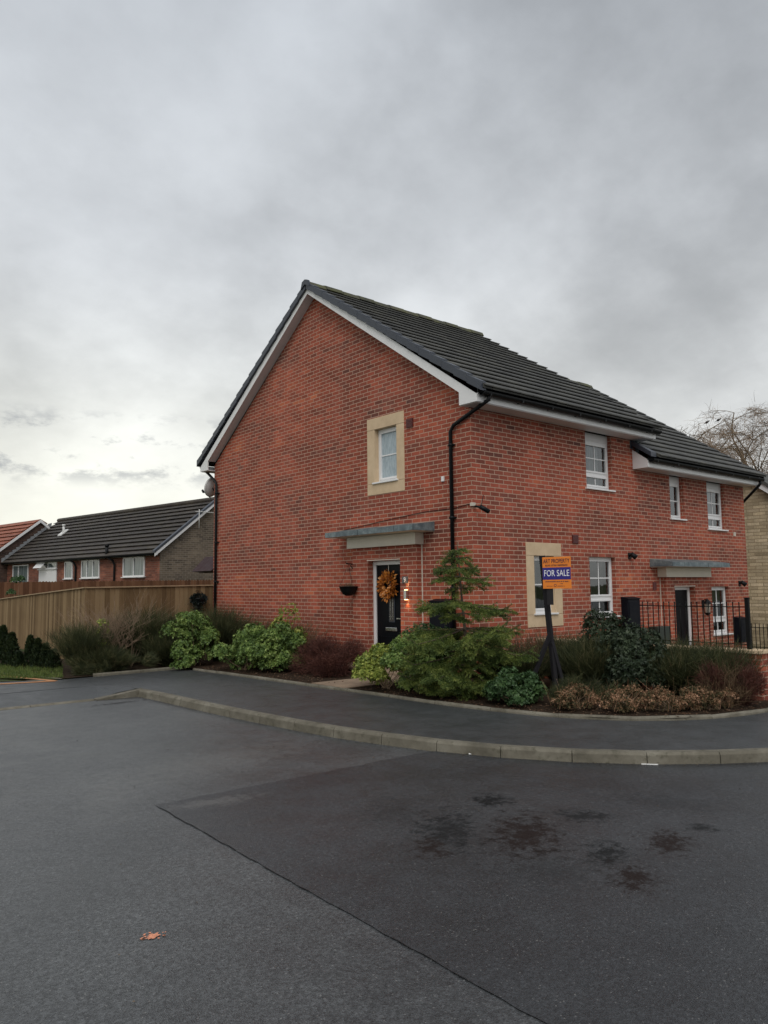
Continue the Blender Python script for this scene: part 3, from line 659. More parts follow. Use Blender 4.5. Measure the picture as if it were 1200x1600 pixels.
# entrance pier of brick round the door
mb = MB(); wall_cells(mb, GM, 1.23, 3.03, -.1, 2.235, [door1], d=-.13, depth=.2)
mb.quad((-.13, 1.23, -.1), (0, 1.23, -.1), (0, 1.23, 2.235), (-.13, 1.23, 2.235)); mb.quad((-.13, 3.03, -.1), (0, 3.03, -.1), (0, 3.03, 2.235), (-.13, 3.03, 2.235))
mb.build('entrance_pier', M['brick'], H1)
mb = MB(); mb.box((-.012, 1.212, .1), (-.001, 1.229, 2.23)); mb.build('mastic_joint', M['cream'], H1)
# mortar coloured patch where the lintel tray shows
# roof
rf1 = roof(H1, -.20, 5.16, -.44, 4.70, ridge_y, ridge_z, 17, M['tile'])
ridge_caps(rf1, -.24, 5.18, ridge_y, ridge_z + .02, M['ridge'])
# verge units
mb = MB(); nC = 17
for sgn in (1, -1):
    for i in range(nC):
        t0, t1 = i / nC, (i + 1) / nC
        def P(t, h, x):
            y = -.44 + (ridge_y + .44) * t; y = y if sgn > 0 else 2 * ridge_y - y; return Vector((x, y, 4.70 + (ridge_z - 4.70) * t + h))
        x0, x1 = -.262 - .004 * (i % 2), -.12
        lo, hi = -.088, .062
        q = [P(t0 - .006, lo + .015, x0), P(t0 - .006, hi + .022, x0), P(t1 - .003, hi - .012, x0), P(t1 - .003, lo - .004, x0)]
        mb.prism(q, (x1 - x0, 0, 0))
mb.build('verge_caps', M['verge'], H1, bevel=.006)
mb = MB(); mb.prism([(-.285, 4.43 - .15, ridge_z - .08), (-.285, 4.43 - .10, ridge_z + .07), (-.285, 4.43, ridge_z + .105), (-.285, 4.43 + .10, ridge_z + .07), (-.285, 4.43 + .15, ridge_z - .08), (-.285, 4.43, ridge_z)], (.06, 0, 0)); mb.build('ridge_end_cap', M['verge'], H1)
# barge boards, soffit boxes, fascia
def barge(parent, x0, x1, za, zb, bd=.135):
    mb = MB()
    for sgn in (1, -1):
        f = lambda y: y if sgn > 0 else 2 * 4.43 - y
        mb.prism([(x0, f(-.36), za - .02), (x0, f(4.43), zb), (x0, f(4.43), zb + bd), (x0, f(-.36), za + bd - .02)], (x1 - x0, 0, 0))
    return mb.build('barge_board', M['upvc'], parent)
mb = MB()
zlow = 4.41; ztop_ = 7.695; slope = (ztop_ - 4.68) / (4.43 - .05)
for sgn in (1, -1):
    f = lambda y: y if sgn > 0 else 2 * 4.43 - y
    ya = -.35
    mb.prism([(-.215, f(.05), 4.46), (-.215, f(ya), 4.46), (-.215, f(ya), 4.575), (-.215, f(4.43), 4.575 + slope * (4.43 - ya) * .985 + .06), (-.215, f(4.43), ztop_), (-.215, f(.05), 4.68)], (.022, 0, 0))
mb.build('barge_board', M['upvc'], H1)
mb = MB()                                   # verge soffit, underside between the board and the wall
for sgn in (1, -1):
    f = lambda y: y if sgn > 0 else 2 * 4.43 - y
    mb.prism([(-.193, f(.05), 4.685), (-.193, f(4.43), ztop_ + .004), (-.193, f(4.43), ztop_ + .02), (-.193, f(.05), 4.70)], (.192, 0, 0))
mb.build('verge_soffit', M['soffit'], H1)
for sgn in (1, -1):
    f = lambda y: y if sgn > 0 else 2 * 4.43 - y
    mb = MB(); mb.box((-.192, f(-.345), 4.465), (5.14, f(-.328), 4.60)); mb.build('fascia', M['upvc'], H1)
    mb = MB(); mb.prism([(-.190, f(-.327), 4.452), (5.10, f(-.327), 4.452), (5.10, f(-.001), 4.452), (-.002, f(-.001), 4.452), (-.002, f(.05), 4.452), (-.190, f(.05), 4.452)], (0, 0, .016)); mb.build('eaves_soffit', M['soffit'], H1)
mb = MB(); mb.box((5.118, -.326, 4.469), (5.135, -.002, 4.70)); mb.build('eaves_end', M['soffit'], H1)
mb = MB(); mb.box((-.18, -.344, 4.602), (5.14, -.326, 4.735)); mb.build('eaves_tray', M['black'], H1)
gutter(H1, -.17, 5.17, -.41, 4.618); gutter(H1, -.17, 5.17, 9.27, 4.618)
mb = MB(); mb.tube([(.0, -.41, 4.60), (.0, -.41, 4.50), (-.035, -.30, 4.44), (-.055, .34, 4.20), (-.055, .42, 4.10), (-.055, .42, .02)], .034, 10)
for z_ in (3.85, 2.62, 1.45): mb.tube([(-.055, .42, z_), (-.055, .42, z_ + .045)], .041, 10); mb.box((-.05, .36, z_ + .01), (-.002, .50, z_ + .035))
mb.build('downpipe', M['black'], H1)
mb = MB(); mb.tube([(-.05, 9.27, 4.60), (-.05, 9.25, 4.50), (-.05, 9.10, 4.42), (-.05, 8.72, 4.18), (-.05, 8.66, 4.08), (-.05, 8.66, .02)], .034, 10)
for z_ in (3.85, 2.62, 1.65): mb.tube([(-.05, 8.66, z_), (-.05, 8.66, z_ + .045)], .041, 10); mb.box((-.05, 8.56, z_ + .01), (-.002, 8.70, z_ + .035))
mb.build('downpipe', M['black'], H1)
surround(H1, GM, 1.65, 2.71, 3.23, 4.70, wG1[0], wG1[1], wG1[2], wG1[3]); window(H1, GM, *wG1, 'single', dress='frost')
surround(H1, FM, 1.32, 2.31, .775, 2.25, wF1[0], wF1[1], wF1[2], wF1[3]); window(H1, FM, *wF1, 'single', dress=[(1.50, 1.86, 'blind', 0, 0)])
window(H1, FM, *wF2, 'transom', dress=[(3.52, 3.98, 'blind', 0, 0)])
window(H1, FM, wF3[0], wF3[1], wF3[2], 4.452, 'transom', dress=[(3.12, 3.52, 'curtain', 0, 0), (3.55, 3.86, 'curtain', 0, 0)], head=.16)
# door
mb = MB(); B = lambda a, b: mb.box(a, b)
B((.0, 2.50, .09), (.07, 2.575, 1.98)); B((.0, 1.665, .09), (.07, 1.74, 1.98)); B((.0, 1.74, 1.905), (.07, 2.50, 1.98)); B((.0, 1.74, .09), (.07, 2.50, .13))
dfr = mb.build('door_frame', M['upvc'], H1, bevel=.005)
mb = MB(); mb.box((.025, 1.742, .13), (.07, 2.498, 1.903))
dr = mb.build('front_door', M['door'], H1, bevel=.003)
mb = MB()
for (a, b, c, e) in ((1.80, 2.44, .20, .60),): 
    for q in ((a, b, c, c + .02), (a, b, e - .02, e), (a, a + .02, c, e), (b - .02, b, c, e)): mb.box((.016, q[0], q[2]), (.0245, q[1], q[3]))
mb.build('door_moulding', M['door'], dr)
mb = MB(); mb.box((.014, 1.99, .86), (.0243, 2.145, 1.62)); mb.build('glass_slot_frame', M['verge'], dr)
mb = MB(); mb.box((.010, 2.005, .875), (.0135, 2.13, 1.60)); mb.build('door_glass', M['room'], dr)
mb = MB(); mb.box((.006, 2.03, .90), (.0097, 2.038, 1.58)); mb.box((.006, 2.097, .90), (.0097, 2.105, 1.58)); mb.box((.006, 2.005, .955), (.0097, 2.13, .962)); mb.build('glass_leading', M['steel'], dr)
mb = MB(); mb.box((.005, 1.93, .70), (.0243, 2.24, .765)); mb.build('letter_plate', M['steel'], dr, bevel=.008)
mb = MB(); mb.box((.008, 1.775, .80), (.0243, 1.80, 1.03)); mb.bar((-.01, 1.79, .93), (-.01, 1.90, .93), .018); mb.build('door_handle', M['steel'], dr)
mb = MB(); mb.box((-.02, 1.665, 1.985), (-.132, 2.60, 2.0)); mb.build('lintel_edge', M['cream'], H1)
# canopy over the door
def canopy(house, Mf, a, b, ba, bb, zb0, zb1, zs, depth=.5, bd=.2):
    mb = MB(); mb.box(Mf(ba, -bd, zb0), Mf(bb, -.001, zb1)); o = mb.build('canopy', M['cream'], house)
    mb = MB()                               # timber tray under the lead
    q = lambda u, d, z: Vector(Mf(u, d, z))
    mb.prism([q(a + .02, -depth + .02, zs), q(a + .02, -.002, zb1), q(a + .02, -.002, zs + .11), q(a + .02, -depth + .02, zs + .07)], q(b - .02, 0, 0) - q(a + .02, 0, 0))
    mb.build('canopy_soffit', M['cream'], o)
    mb = MB(); n = 5
    for i in range(n):
        u0 = a + (b - a) * i / n; u1 = a + (b - a) * (i + 1) / n - .006; k = .006 * (i % 2)
        mb.prism([q(u0, -depth - k, zs - .004), q(u0, -depth + .018 - k, zs - .004), q(u0, -depth + .018, zs + .072), q(u0, -.003, zs + .142 + k), q(u0, -.003, zs + .162 + k), q(u0, -depth - k, zs + .090)], q(u1, 0, 0) - q(u0, 0, 0))
    for u in (a - .004, b - .012): mb.prism([q(u, -depth, zs - .004), q(u, -.004, zs + .0), q(u, -.004, zs + .150), q(u, -depth, zs + .084)], q(.016, 0, 0) - q(0, 0, 0))
    mb.build('lead_roof', M['lead'], o); return o
canopy(H1, GM, .90, 3.42, 1.18, 3.12, 2.235, 2.44, 2.455)
# number plate, lamp, vents, meter box, camera
mb = MB(); mb.box((-.145, 1.455, 1.56), (-.131, 1.60, 1.68)); npl = mb.build('number_plate', M['number'], H1, bevel=.003)
def text(s, name, size, mat_, parent, loc, rot, ext=.002, sx=1., align='CENTER'):
    cu = bpy.data.curves.new(name, 'FONT'); cu.body = s; cu.size = size; cu.align_x = align; cu.align_y = 'CENTER'; cu.extrude = ext; cu.resolution_u = 3
    tmp = bpy.data.objects.new(name, cu); me = bpy.data.meshes.new_from_object(tmp); bpy.data.objects.remove(tmp); me.materials.append(mat_)
    o = bpy.data.objects.new(name, me); SC.collection.objects.link(o); o.parent = parent
    o.location = Vector(loc) - origin_of(parent); o.rotation_euler = rot; o.scale = (sx, 1, 1); return o
text('9', 'house_number', .12, M['sign_white'], npl, (-.1462, 1.527, 1.62), (R(90), 0, R(-90)))
mb = MB(); mb.box((-.20, 1.44, 1.28), (-.135, 1.50, 1.44)); wl = mb.build('wall_light', M['steel'], H1, bevel=.006)
mb = MB(); mb.box((-.19, 1.45, 1.441), (-.145, 1.49, 1.449)); mb.build('bulb', M['bulb'], wl); mb = MB(); mb.box((-.19, 1.45, 1.271), (-.145, 1.49, 1.279)); mb.build('bulb', M['bulb'], wl)
for (z_, tgt) in ((1.47, 1.62), (1.25, 1.05)):
    ld = bpy.data.lights.new('wall_light_lamp', 'SPOT'); ld.energy = 1.5 if tgt > 1.3 else 1.3; ld.color = (1., .60, .26); ld.spot_size = R(95); ld.spot_blend = .8; ld.shadow_soft_size = .015
    lo = bpy.data.objects.new('wall_light_lamp', ld); SC.collection.objects.link(lo); lo.location = (-.17, 1.47, z_)
    lo.rotation_euler = (0, R(180) if tgt > 1.3 else 0, 0)
mb = MB(); mb.box((-.025, 1.40, 4.36), (-.001, 1.57, 4.52))
for k in range(5): mb.box((-.032, 1.41, 4.38 + k * .027), (-.0255, 1.56, 4.392 + k * .027))
mb.build('air_vent', M['maroon'], H1)
mb = MB(); mb.box((2.66, -.025, 2.27), (2.83, -.001, 2.43))
for k in range(5): mb.box((2.67, -.032, 2.29 + k * .027), (2.82, -.0255, 2.302 + k * .027))
mb.build('air_vent', M['maroon'], H1)
mb = MB(); mb.box((-.03, .63, 3.28), (-.001, .69, 3.37)); mb.build('cable_box', M['upvc'], H1, bevel=.004)
def meter(house, Mf, a, b, c, e, d=.16):
    mb = MB(); q = lambda u, dd, z: Vector(Mf(u, dd, z))
    mb.box(Mf(a, -d, c), Mf(b, -.001, e - .03)); mb.prism([q(a - .008, -d - .015, e - .03), q(a - .008, -.001, e - .03), q(a - .008, -.001, e + .02), q(a - .008, -d - .015, e - .012)], q(b + .008, 0, 0) - q(a - .008, 0, 0))
    o = mb.build('meter_box', M['meter'], house, bevel=.008)
    mb = MB(); mb.box(Mf(a + .03, -d - .008, c + .05), Mf(b - .03, -d - .001, e - .07)); mb.build('meter_door', M['meter'], o, bevel=.004); return o
meter(H1, GM, .42, .90, .62, 1.27)
meter(H1, FM, 4.18, 4.60, .45, 1.24)
mb = MB(); mb.box((-.03, .03, 2.80), (.05, -.03, 2.86)); sc_ = mb.build('security_camera', M['camera'], H1, bevel=.006)
mb = MB(); mb.tube([(.03, -.03, 2.80), (.05, -.14, 2.78)], .018, 8); mb.tube([(.03, -.13, 2.79), (.16, -.22, 2.70)], .038, 12); mb.build('camera_body', M['black'], sc_)
mb = MB(); mb.tube([(.10, -.10, 2.80), (.16, -.10, 2.99)], .006, 6); mb.build('aerial', M['black'], sc_)
mb = MB(); mb.tube([(-.012, 3.9, 2.58), (-.012, 3.2, 2.64), (-.012, 2.0, 2.74), (-.012, 1.1, 2.80), (-.012, .42, 2.80), (-.012, .1, 2.84), (-.012, .02, 2.84)], .006, 5); mb.build('cable', M['black'], H1)
def spot_light(house, x, z):
    mb = MB(); mb.box((x - .05, -.02, z - .06), (x + .05, -.001, z + .06)); o = mb.build('wall_spotlight', M['black'], house, bevel=.004)
    mb = MB(); mb.tube([(x, -.02, z), (x + .01, -.07, z + .005)], .018, 8); mb.tube([(x - .035, -.06, z + .04), (x + .03, -.14, z - .04)], [.042, .055], 12); mb.build('spot_head', M['black'], o)
spot_light(H1, 4.54, 2.07)
# satellite dish on the back corner
mb = MB(); prof = [(r_ * .30, .25 * (r_ * .30) ** 2 / .3 * 1.2) for r_ in (0.02, .2, .4, .6, .8, 1.)]
mb.lathe((.11, 9.12, 4.07), [(a_ * .84, b_ * .84) for a_, b_ in prof] + [(.2535, .067), (.0, .0)], 28, axis=(-.35, .93, .25)); dsh = mb.build('satellite_dish', M['dish'], H1)
mb = MB(); mb.tube([(.1, 8.88, 3.95), (.1, 9.08, 4.0), (.09, 9.12, 4.06)], .018, 8); mb.tube([(.05, 9.13, 3.80), (-.03, 9.40, 4.0)], .012, 6); mb.tube([(-.03, 9.38, 3.97), (-.03, 9.44, 4.03)], .03, 8); mb.build('dish_arm', M['black'], dsh)

# --- house two (stepped down the slope)
H2 = thing('brick_house', 'lower red brick house joined on the right, behind the black railings', 'house', (4.95, 0, -.6))
dz = -.60; XE = 9.66; e2 = EZ + dz
u2 = (6.21, 6.78, 2.89, 4.0); u3 = (7.84, 8.68, 2.73, 4.0); g3 = (7.84, 8.66, .33, 1.43); d2o = (6.0, 6.86, -.45, 1.44)
mb = MB(); wall_cells(mb, FM, X1, XE, -1.2, e2 + .12, [u2[:3] + (e2 + .12,), u3[:3] + (e2 + .12,), g3, (5.98, 6.88, -.45, 1.46)], depth=.12)
mb.quad((XE, 0, -1.2), (XE, 8.86, -1.2), (XE, 8.86, e2 + .12), (XE, 4.43, 7.12), (XE, 0, e2 + .12)); mb.quad((X1, 8.86, -1.2), (XE, 8.86, -1.2), (XE, 8.86, e2 + .12), (X1, 8.86, e2 + .12))
mb.build('wall', M['brick'], H2)
mb = MB(); wall_cells(mb, FM, 5.66, 7.40, -.7, 1.64, [d2o], d=-.13, depth=.2)
mb.quad((5.66, -.13, -.7), (5.66, 0, -.7), (5.66, 0, 1.64), (5.66, -.13, 1.64)); mb.quad((7.4, -.13, -.7), (7.4, 0, -.7), (7.4, 0, 1.64), (7.4, -.13, 1.64)); mb.build('entrance_pier', M['brick'], H2)
mb = MB(); mb.box((5.642, -.012, -.6), (5.658, -.001, 1.63)); mb.build('mastic_joint', M['cream'], H2)
rf2 = roof(H2, 4.99, 9.84, -.44, 4.70 + dz, ridge_y, ridge_z + dz, 17, M['tile'])
ridge_caps(rf2, 5.2, 9.86, ridge_y, ridge_z + dz + .02, M['ridge'])
mb = MB(); mb.box((4.80, -.345, e2 + .015), (9.72, -.328, e2 + .15)); mb.build('fascia', M['upvc'], H2)
mb = MB(); mb.box((4.80, -.327, e2 + .002), (9.72, -.001, e2 + .018))
mb.prism([(4.80, -.327, e2 + .018), (4.80, -.002, e2 + .018), (4.80, -.002, e2 + .40), (4.80, -.327, e2 + .17)], (.018, 0, 0)); mb.build('eaves_soffit', M['soffit'], H2)
mb = MB(); mb.prism([(4.74, -.46, e2 + .20), (4.74, .0, e2 + .50), (4.74, .0, e2 + .60), (4.74, -.46, e2 + .30)], (.20, 0, 0)); mb.prism([(4.72, -.02, e2 + .42), (4.80, -.02, e2 + .42), (4.80, -.02, e2 + .58), (4.72, -.02, e2 + .58)], (0, .015, 0))
mb.build('step_flashing', M['verge'], H2, bevel=.005)
mb = MB(); mb.box((4.93, -.05, e2 + .20), (4.975, .02, EZ + .01)); mb.build('lead_upstand', M['lead'], H2)
mb = MB(); mb.box((4.83, -.344, e2 + .152), (9.80, -.326, e2 + .285)); mb.build('eaves_tray', M['black'], H2)
gutter(H2, 4.82, 9.78, -.41, 4.618 + dz)
mb = MB(); mb.tube([(9.70, -.41, 4.60 + dz), (9.70, -.41, 4.50 + dz), (9.70, -.36, 4.44 + dz), (9.76, .05, 3.50)], .034, 10); mb.tube([(9.76, .05, 3.5), (9.72, .12, 3.4), (9.72, .12, -.6)], .034, 10); mb.build('downpipe', M['black'], H2)
mb = MB()
for i in range(17):
    t0, t1 = i / 17, (i + 1) / 17; P = lambda t, h: Vector((9.84, -.44 + (ridge_y + .44) * t, 4.70 + dz + (ridge_z - 4.70) * t + h)); mb.prism([P(t0, -.09), P(t0, .055), P(t1, .025), P(t1, -.12)], (.03, 0, 0))
mb.build('verge_caps', M['verge'], H2)
window(H2, FM, *u2[:3], e2 + .002, 'single', dress=[(6.2, 6.5, 'curtain', 0, 0)], head=.14)
window(H2, FM, *u3[:3], e2 + .002, 'transom', dress=[(7.85, 8.15, 'curtain', 0, 0), (8.2, 8.45, 'curtain', 0, 0)], head=.14)
window(H2, FM, *g3, 'transom', dress=[(7.85, 8.1, 'curtain', 0, 0), (8.15, 8.6, 'blind', 0, 0)])
mb = MB(); B = lambda a, b: mb.box(a, b)
B((6.005, .0, -.45), (6.075, .07, 1.44)); B((6.78, .0, -.45), (6.855, .07, 1.44)); B((6.075, .0, 1.37), (6.78, .07, 1.44)); mb.build('door_frame', M['upvc'], H2, bevel=.005)
mb = MB(); mb.box((6.077, .025, -.45), (6.778, .07, 1.368)); d2 = mb.build('front_door', M['door'], H2)
mb = MB(); mb.box((6.30, .006, .12), (6.56, .0243, .175)); mb.build('letter_plate', M['steel'], d2)
mb = MB(); mb.box((5.99, -.02, 1.445), (6.87, -.132, 1.46)); mb.build('lintel_edge', M['cream'], H2)
mb = MB(); mb.box((5.9, -.75, -.6), (7.0, -.14, -.46)); mb.build('door_step', M['flag'], H2)
canopy(H2, FM, 5.29, 7.74, 5.57, 7.46, 1.645, 1.845, 1.86)
meter(H2, FM, 8.80, 9.18, .12, .70); 
mb = MB(); mb.box((5.13, -.22, -.55), (5.60, -.001, .64)); M['greenbox'] = plain('dark_green_box', (.02, .03, .022), .5); mb.build('gas_box', M['greenbox'], H2, bevel=.01)
mb = MB(); mb.box((5.36, -.02, 1.38), (5.48, -.001, 1.54)); mb.build('air_vent', M['maroon'], H2)
mb = MB(); mb.box((9.02, -.03, 2.62), (9.10, -.001, 2.72)); mb.build('cable_box', M['camera'], H2)
spot_light(H2, 9.20, 1.50)
# lantern and its bracket
mb = MB(); mb.tube([(7.14, -.13, 1.10), (7.14, -.20, 1.16), (7.14, -.24, 1.13)], .010, 6); mb.box((7.10, -.15, .98), (7.18, -.131, 1.14)); ln = mb.build('wall_lantern', M['black'], H2)
mb = MB(); mb.lathe((7.14, -.24, .86), [(.0, -.06), (.03, -.05), (.07, .0), (.075, .01)], 8); mb.lathe((7.14, -.24, 1.06), [(.095, .0), (.09, .015), (.05, .07), (.015, .10), (.0, .13)], 8)
for k in range(4):
    a = k * math.pi / 2 + .4; mb.bar((7.14 + .065 * math.cos(a), -.24 + .065 * math.sin(a), .87), (7.14 + .082 * math.cos(a), -.24 + .082 * math.sin(a), 1.06), .010)
mb.build('lantern_cage', M['black'], ln)
M['lanternglass'] = plain('pale_lantern_glass', (.45, .42, .35), .3); mb = MB(); mb.lathe((7.14, -.24, .87), [(.05, .0), (.066, .185)], 8); mb.build('lantern_glass', M['lanternglass'], ln)

# ------------------------------------------------------------------ garden wall with railings
gw = thing('garden_wall', 'low brick wall end-on below the thick black railing post', 'wall', (.95, -3.2, 0))
mb = MB(); mb.box((.84, -4.14, -.3), (1.055, -.6, .60)); mb.build('brickwork', M['brick'], gw)
mb = MB(); mb.box((.815, -4.17, .60), (1.08, -.58, .645)); mb.build('coping', M['sandstone'], gw, bevel=.006)
rl = thing('railing', 'black iron railings with thick end post on the garden wall', 'railing', (.95, -3.2, .645))
mb = MB(); mb.box((.925, -3.985, .645), (.975, -3.935, 1.30)); mb.prism([(.92, -3.99, 1.30), (.98, -3.99, 1.30), (.98, -3.93, 1.30), (.92, -3.93, 1.30)], (0, 0, .015)); mb.build('end_post', M['iron'], rl, bevel=.004)
mb = MB(); mb.box((.94, -3.935, 1.185), (.96, -2.40, 1.197)); mb.build('rail', M['iron'], rl); mb = MB(); mb.box((.94, -3.935, .70), (.96, -2.40, .712)); mb.build('rail', M['iron'], rl)
y = -3.935 + .083; nb = 0
while y < -2.36:
    mb = MB(); mb.tube([(.95, y, .645), (.95, y, 1.235)], .0075, 6); mb.lathe((.95, y, 1.235), [(.0075, 0), (.012, .008), (.0, .022)], 6); mb.build('railing_bar', M['iron'], rl); y += .083; nb += 1
# second railing and its wall, in front of the stone house
fw = thing('garden_wall', 'low dark brick wall under the far railings, in front of the stone house', 'wall', (12, -1, -.7))
mb = MB(); mb.box((11.9, -6.0, -1.2), (12.1, 3.0, -.32)); mb.build('brickwork', M['brick_old'], fw); mb = MB(); mb.box((11.87, -6.0, -.32), (12.13, 3.0, -.27)); mb.build('coping', M['sandstone'], fw)
r2 = thing('railing', 'lower row of thin black railings before the stone house', 'railing', (12, -1, -.3))
mb = MB(); mb.box((11.99, -6, .30), (12.01, 3, .315)); mb.box((11.99, -6, -.22), (12.01, 3, -.205)); mb.build('rail', M['iron'], r2)
for k in range(60):
    yy = 2.2 - k * .105; mb = MB(); mb.tube([(12, yy, -.27), (12, yy, .42)], .011, 5)
    if yy > -1.2: mb.build('railing_bar', M['iron'], r2)
# stone house
sh = thing('stone_house', 'buff coursed stone house at the right edge, beyond the brick houses', 'house', (14, 4, -.7))
mb = MB(); ya = 1.8; za = 4.43 + (1.8 - 1.65) * .74
mb.add([(14, -1.5, -1.4), (14, 5.1, -1.4), (14, 5.1, za - (5.1 - ya) * .74), (14, ya, za), (14, -1.5, za - (ya + 1.5) * .74)], [(0, 1, 2, 3, 4)])
mb.quad((14, -1.5, -1.4), (24, -1.5, -1.4), (24, -1.5, 2.0), (14, -1.5, 2.0)); mb.build('wall', M['stone_wall'], sh)
mb = MB()
for sg in (1, -1):
    f = lambda y: y if sg > 0 else 2 * ya - y
    mb.prism([(13.82, f(-1.9), za - (ya + 1.9) * .74 + .02), (13.82, f(ya), za + .02), (13.82, f(ya), za + .20), (13.82, f(-1.9), za - (ya + 1.9) * .74 + .20)], (.025, 0, 0))
mb.build('barge_board', M['upvc'], sh)
mb = MB()
for sg in (1, -1):
    f = lambda y: y if sg > 0 else 2 * ya - y
    mb.prism([(13.78, f(-1.9), za - (ya + 1.9) * .74 + .205), (13.78, f(ya), za + .205), (13.78, f(ya), za + .33), (13.78, f(-1.9), za - (ya + 1.9) * .74 + .33)], (10.4, 0, 0))
mb.build('roof', M['tile'], sh)

# ------------------------------------------------------------------ terrace bungalow and its neighbours (own tilted frame)
ANG = math.atan2(.1441, .9896)
bg_ = thing('bungalow', 'long low bungalow with dark tiled roof and white windows behind the fences', 'bungalow', (2.35, 17.6, -.5), ANG)
OFF = .5       # local z = world z + .5
def roof_y(parent, y0, y1, xe, ze, xr, zr, n, mt, name='roof', th=.085, sides=(1, -1)):
    mb = MB()
    for sgn in sides:
        for i in range(n):
            t0, t1 = i / n, (i + 1) / n
            def P(t, h, y):
                x = xe + (xr - xe) * t; x = x if sgn > 0 else 2 * xr - x
                return (x, y, ze + (zr - ze) * t + h)
            q = [P(t0 - .02, th - .02, y0), P(t0 - .02, th, y0), P(t1, .0, y0), P(t1, -.05, y0)]; r_ = [P(t0 - .02, th - .02, y1), P(t0 - .02, th, y1), P(t1, .0, y1), P(t1, -.05, y1)]
            mb.add(q + r_, [(0, 1, 2, 3), (7, 6, 5, 4), (0, 4, 5, 1), (1, 5, 6, 2), (2, 6, 7, 3), (3, 7, 4, 0)])
    mb.prism([(xe + .01, y0 + .02, ze), (xr, y0 + .02, zr), (2 * xr - xe - .01, y0 + .02, ze), (2 * xr - xe - .01, y0 + .02, ze - .04), (xr, y0 + .02, zr - .08), (xe + .01, y0 + .02, ze - .04)], (0, y1 - y0 - .04, 0))
    return mb.build(name, mt, parent, local=True)
def bwin(parent, u0, u1, z0, z1, splits, open_=None, d=.06):
    """white casement seen square on, local frame, wall at x=0.15 facing -x"""
    x = .15 + d - .1; mb = MB(); f = .05
    B = lambda a, b, c, e, xx=x, t=.05: mb.box((xx, a, c), (xx + t, b, e))
    B(u0, u1, z1 - f, z1); B(u0, u1, z0, z0 + f); B(u0, u0 + f, z0 + f, z1 - f); B(u1 - f, u1, z0 + f, z1 - f)
    for s in splits: B(s - f / 2, s + f / 2, z0 + f, z1 - f)
    B(u0 - .04, u1 + .04, z0 - .03, z0 - .001, x - .05, .12)
    o = mb.build('window', M['upvc'], parent, local=True)
    gl = MB(); gl.quad((x + .025, u0 + f, z0 + f), (x + .025, u1 - f, z0 + f), (x + .025, u1 - f, z1 - f), (x + .025, u0 + f, z1 - f)); gl.build('pane', M['paneg'], o, local=True)
    return o
def paneg():
    mt, g = mat('curtained_pane'); ob = g.n('ShaderNodeTexCoord').outputs['Object']; x, y, z = g.xyz(ob)
    n = g.noise(g.vec(0, g.m('MULTIPLY', y, 9), g.m('MULTIPLY', z, .4)), 1., 4)
    finish(g, g.ramp(n, [(.35, (.05, .07, .07)), (.6, (.16, .20, .20))]), .06, spec=.8); return mt
M['paneg'] = paneg()
L = 12.75
holes = [(.95, 2.45, 1.95 + OFF, 2.72 + OFF), (4.22, 5.66, 1.95 + OFF, 2.70 + OFF), (6.40, 7.08, 1.95 + OFF, 2.68 + OFF), (7.80, 9.45, .4 + OFF, 2.70 + OFF), (10.5, 12.1, 1.7 + OFF, 2.66 + OFF)]
BM = lambda u, d, z: (.15 + d, u, z)
mb = MB(); wall_cells(mb, BM, 0, L, -.4, 2.80 + OFF, holes, depth=.1); mb.quad((.15, L, -.4), (5, L, -.4), (5, L, 2.8 + OFF), (.15, L, 2.8 + OFF)); mb.build('wall', M['brick_old'], bg_, local=True)
mb = MB(); mb.quad((.145, -.002, -.4), (4.95, -.002, -.4), (4.95, -.002, 2.80 + OFF), (2.55, -.002, 4.72 + OFF), (.145, -.002, 2.80 + OFF)); mb.build('gable_wall', M['brick_tan'], bg_, local=True)
brf = roof_y(bg_, -.12, L + .05, -.12, 2.76 + OFF, 2.55, 4.88 + OFF, 12, M['tile_brown'])
mb = MB(); mb.tube([(2.55, -.12, 4.92 + OFF), (2.55, L + .05, 4.92 + OFF)], .10, 8); mb.build('ridge_tiles', M['tile_brown'], brf, local=True)
mb = MB()
for sg in (1, -1):
    f = lambda x: x if sg > 0 else 5.1 - x
    mb.prism([(f(-.15), -.16, 2.66 + OFF), (f(2.55), -.16, 4.77 + OFF), (f(2.55), -.16, 4.89 + OFF), (f(-.15), -.16, 2.78 + OFF)], (0, .03, 0))
mb.box((-.02, -.1, 2.70 + OFF), (.0, L, 2.80 + OFF)); mb.build('fascia', M['upvc'], bg_, local=True)
mb = MB()
for sg in (1, -1):
    f = lambda x: x if sg > 0 else 5.1 - x
    mb.prism([(f(-.18), -.18, 2.79 + OFF), (f(2.55), -.18, 4.90 + OFF), (f(2.55), -.18, 4.98 + OFF), (f(-.18), -.18, 2.87 + OFF)], (0, .14, 0))
mb.build('verge_tiles', M['verge'], bg_, local=True)
mb = MB(); mb.tube([(-.09, -.1, 2.76 + OFF), (-.09, L, 2.76 + OFF)], .055, 8)
for yy in (6.21, 3.16):
    mb.tube([(-.09, yy + .0, 2.72 + OFF), (.04, yy - .10, 2.60 + OFF), (.09, yy - .14, 2.45 + OFF), (.09, yy - .14, -.2)], .04, 8)
mb.build('gutter', M['black'], bg_, local=True)
mb = MB(); mb.tube([(.0, 3.45, 2.7 + OFF), (.0, 3.45, 3.20 + OFF)], .06, 10); mb.tube([(.0, 3.45, 3.16 + OFF), (.0, 3.45, 3.24 + OFF)], .085, 10); mb.build('flue', M['black'], bg_, local=True)
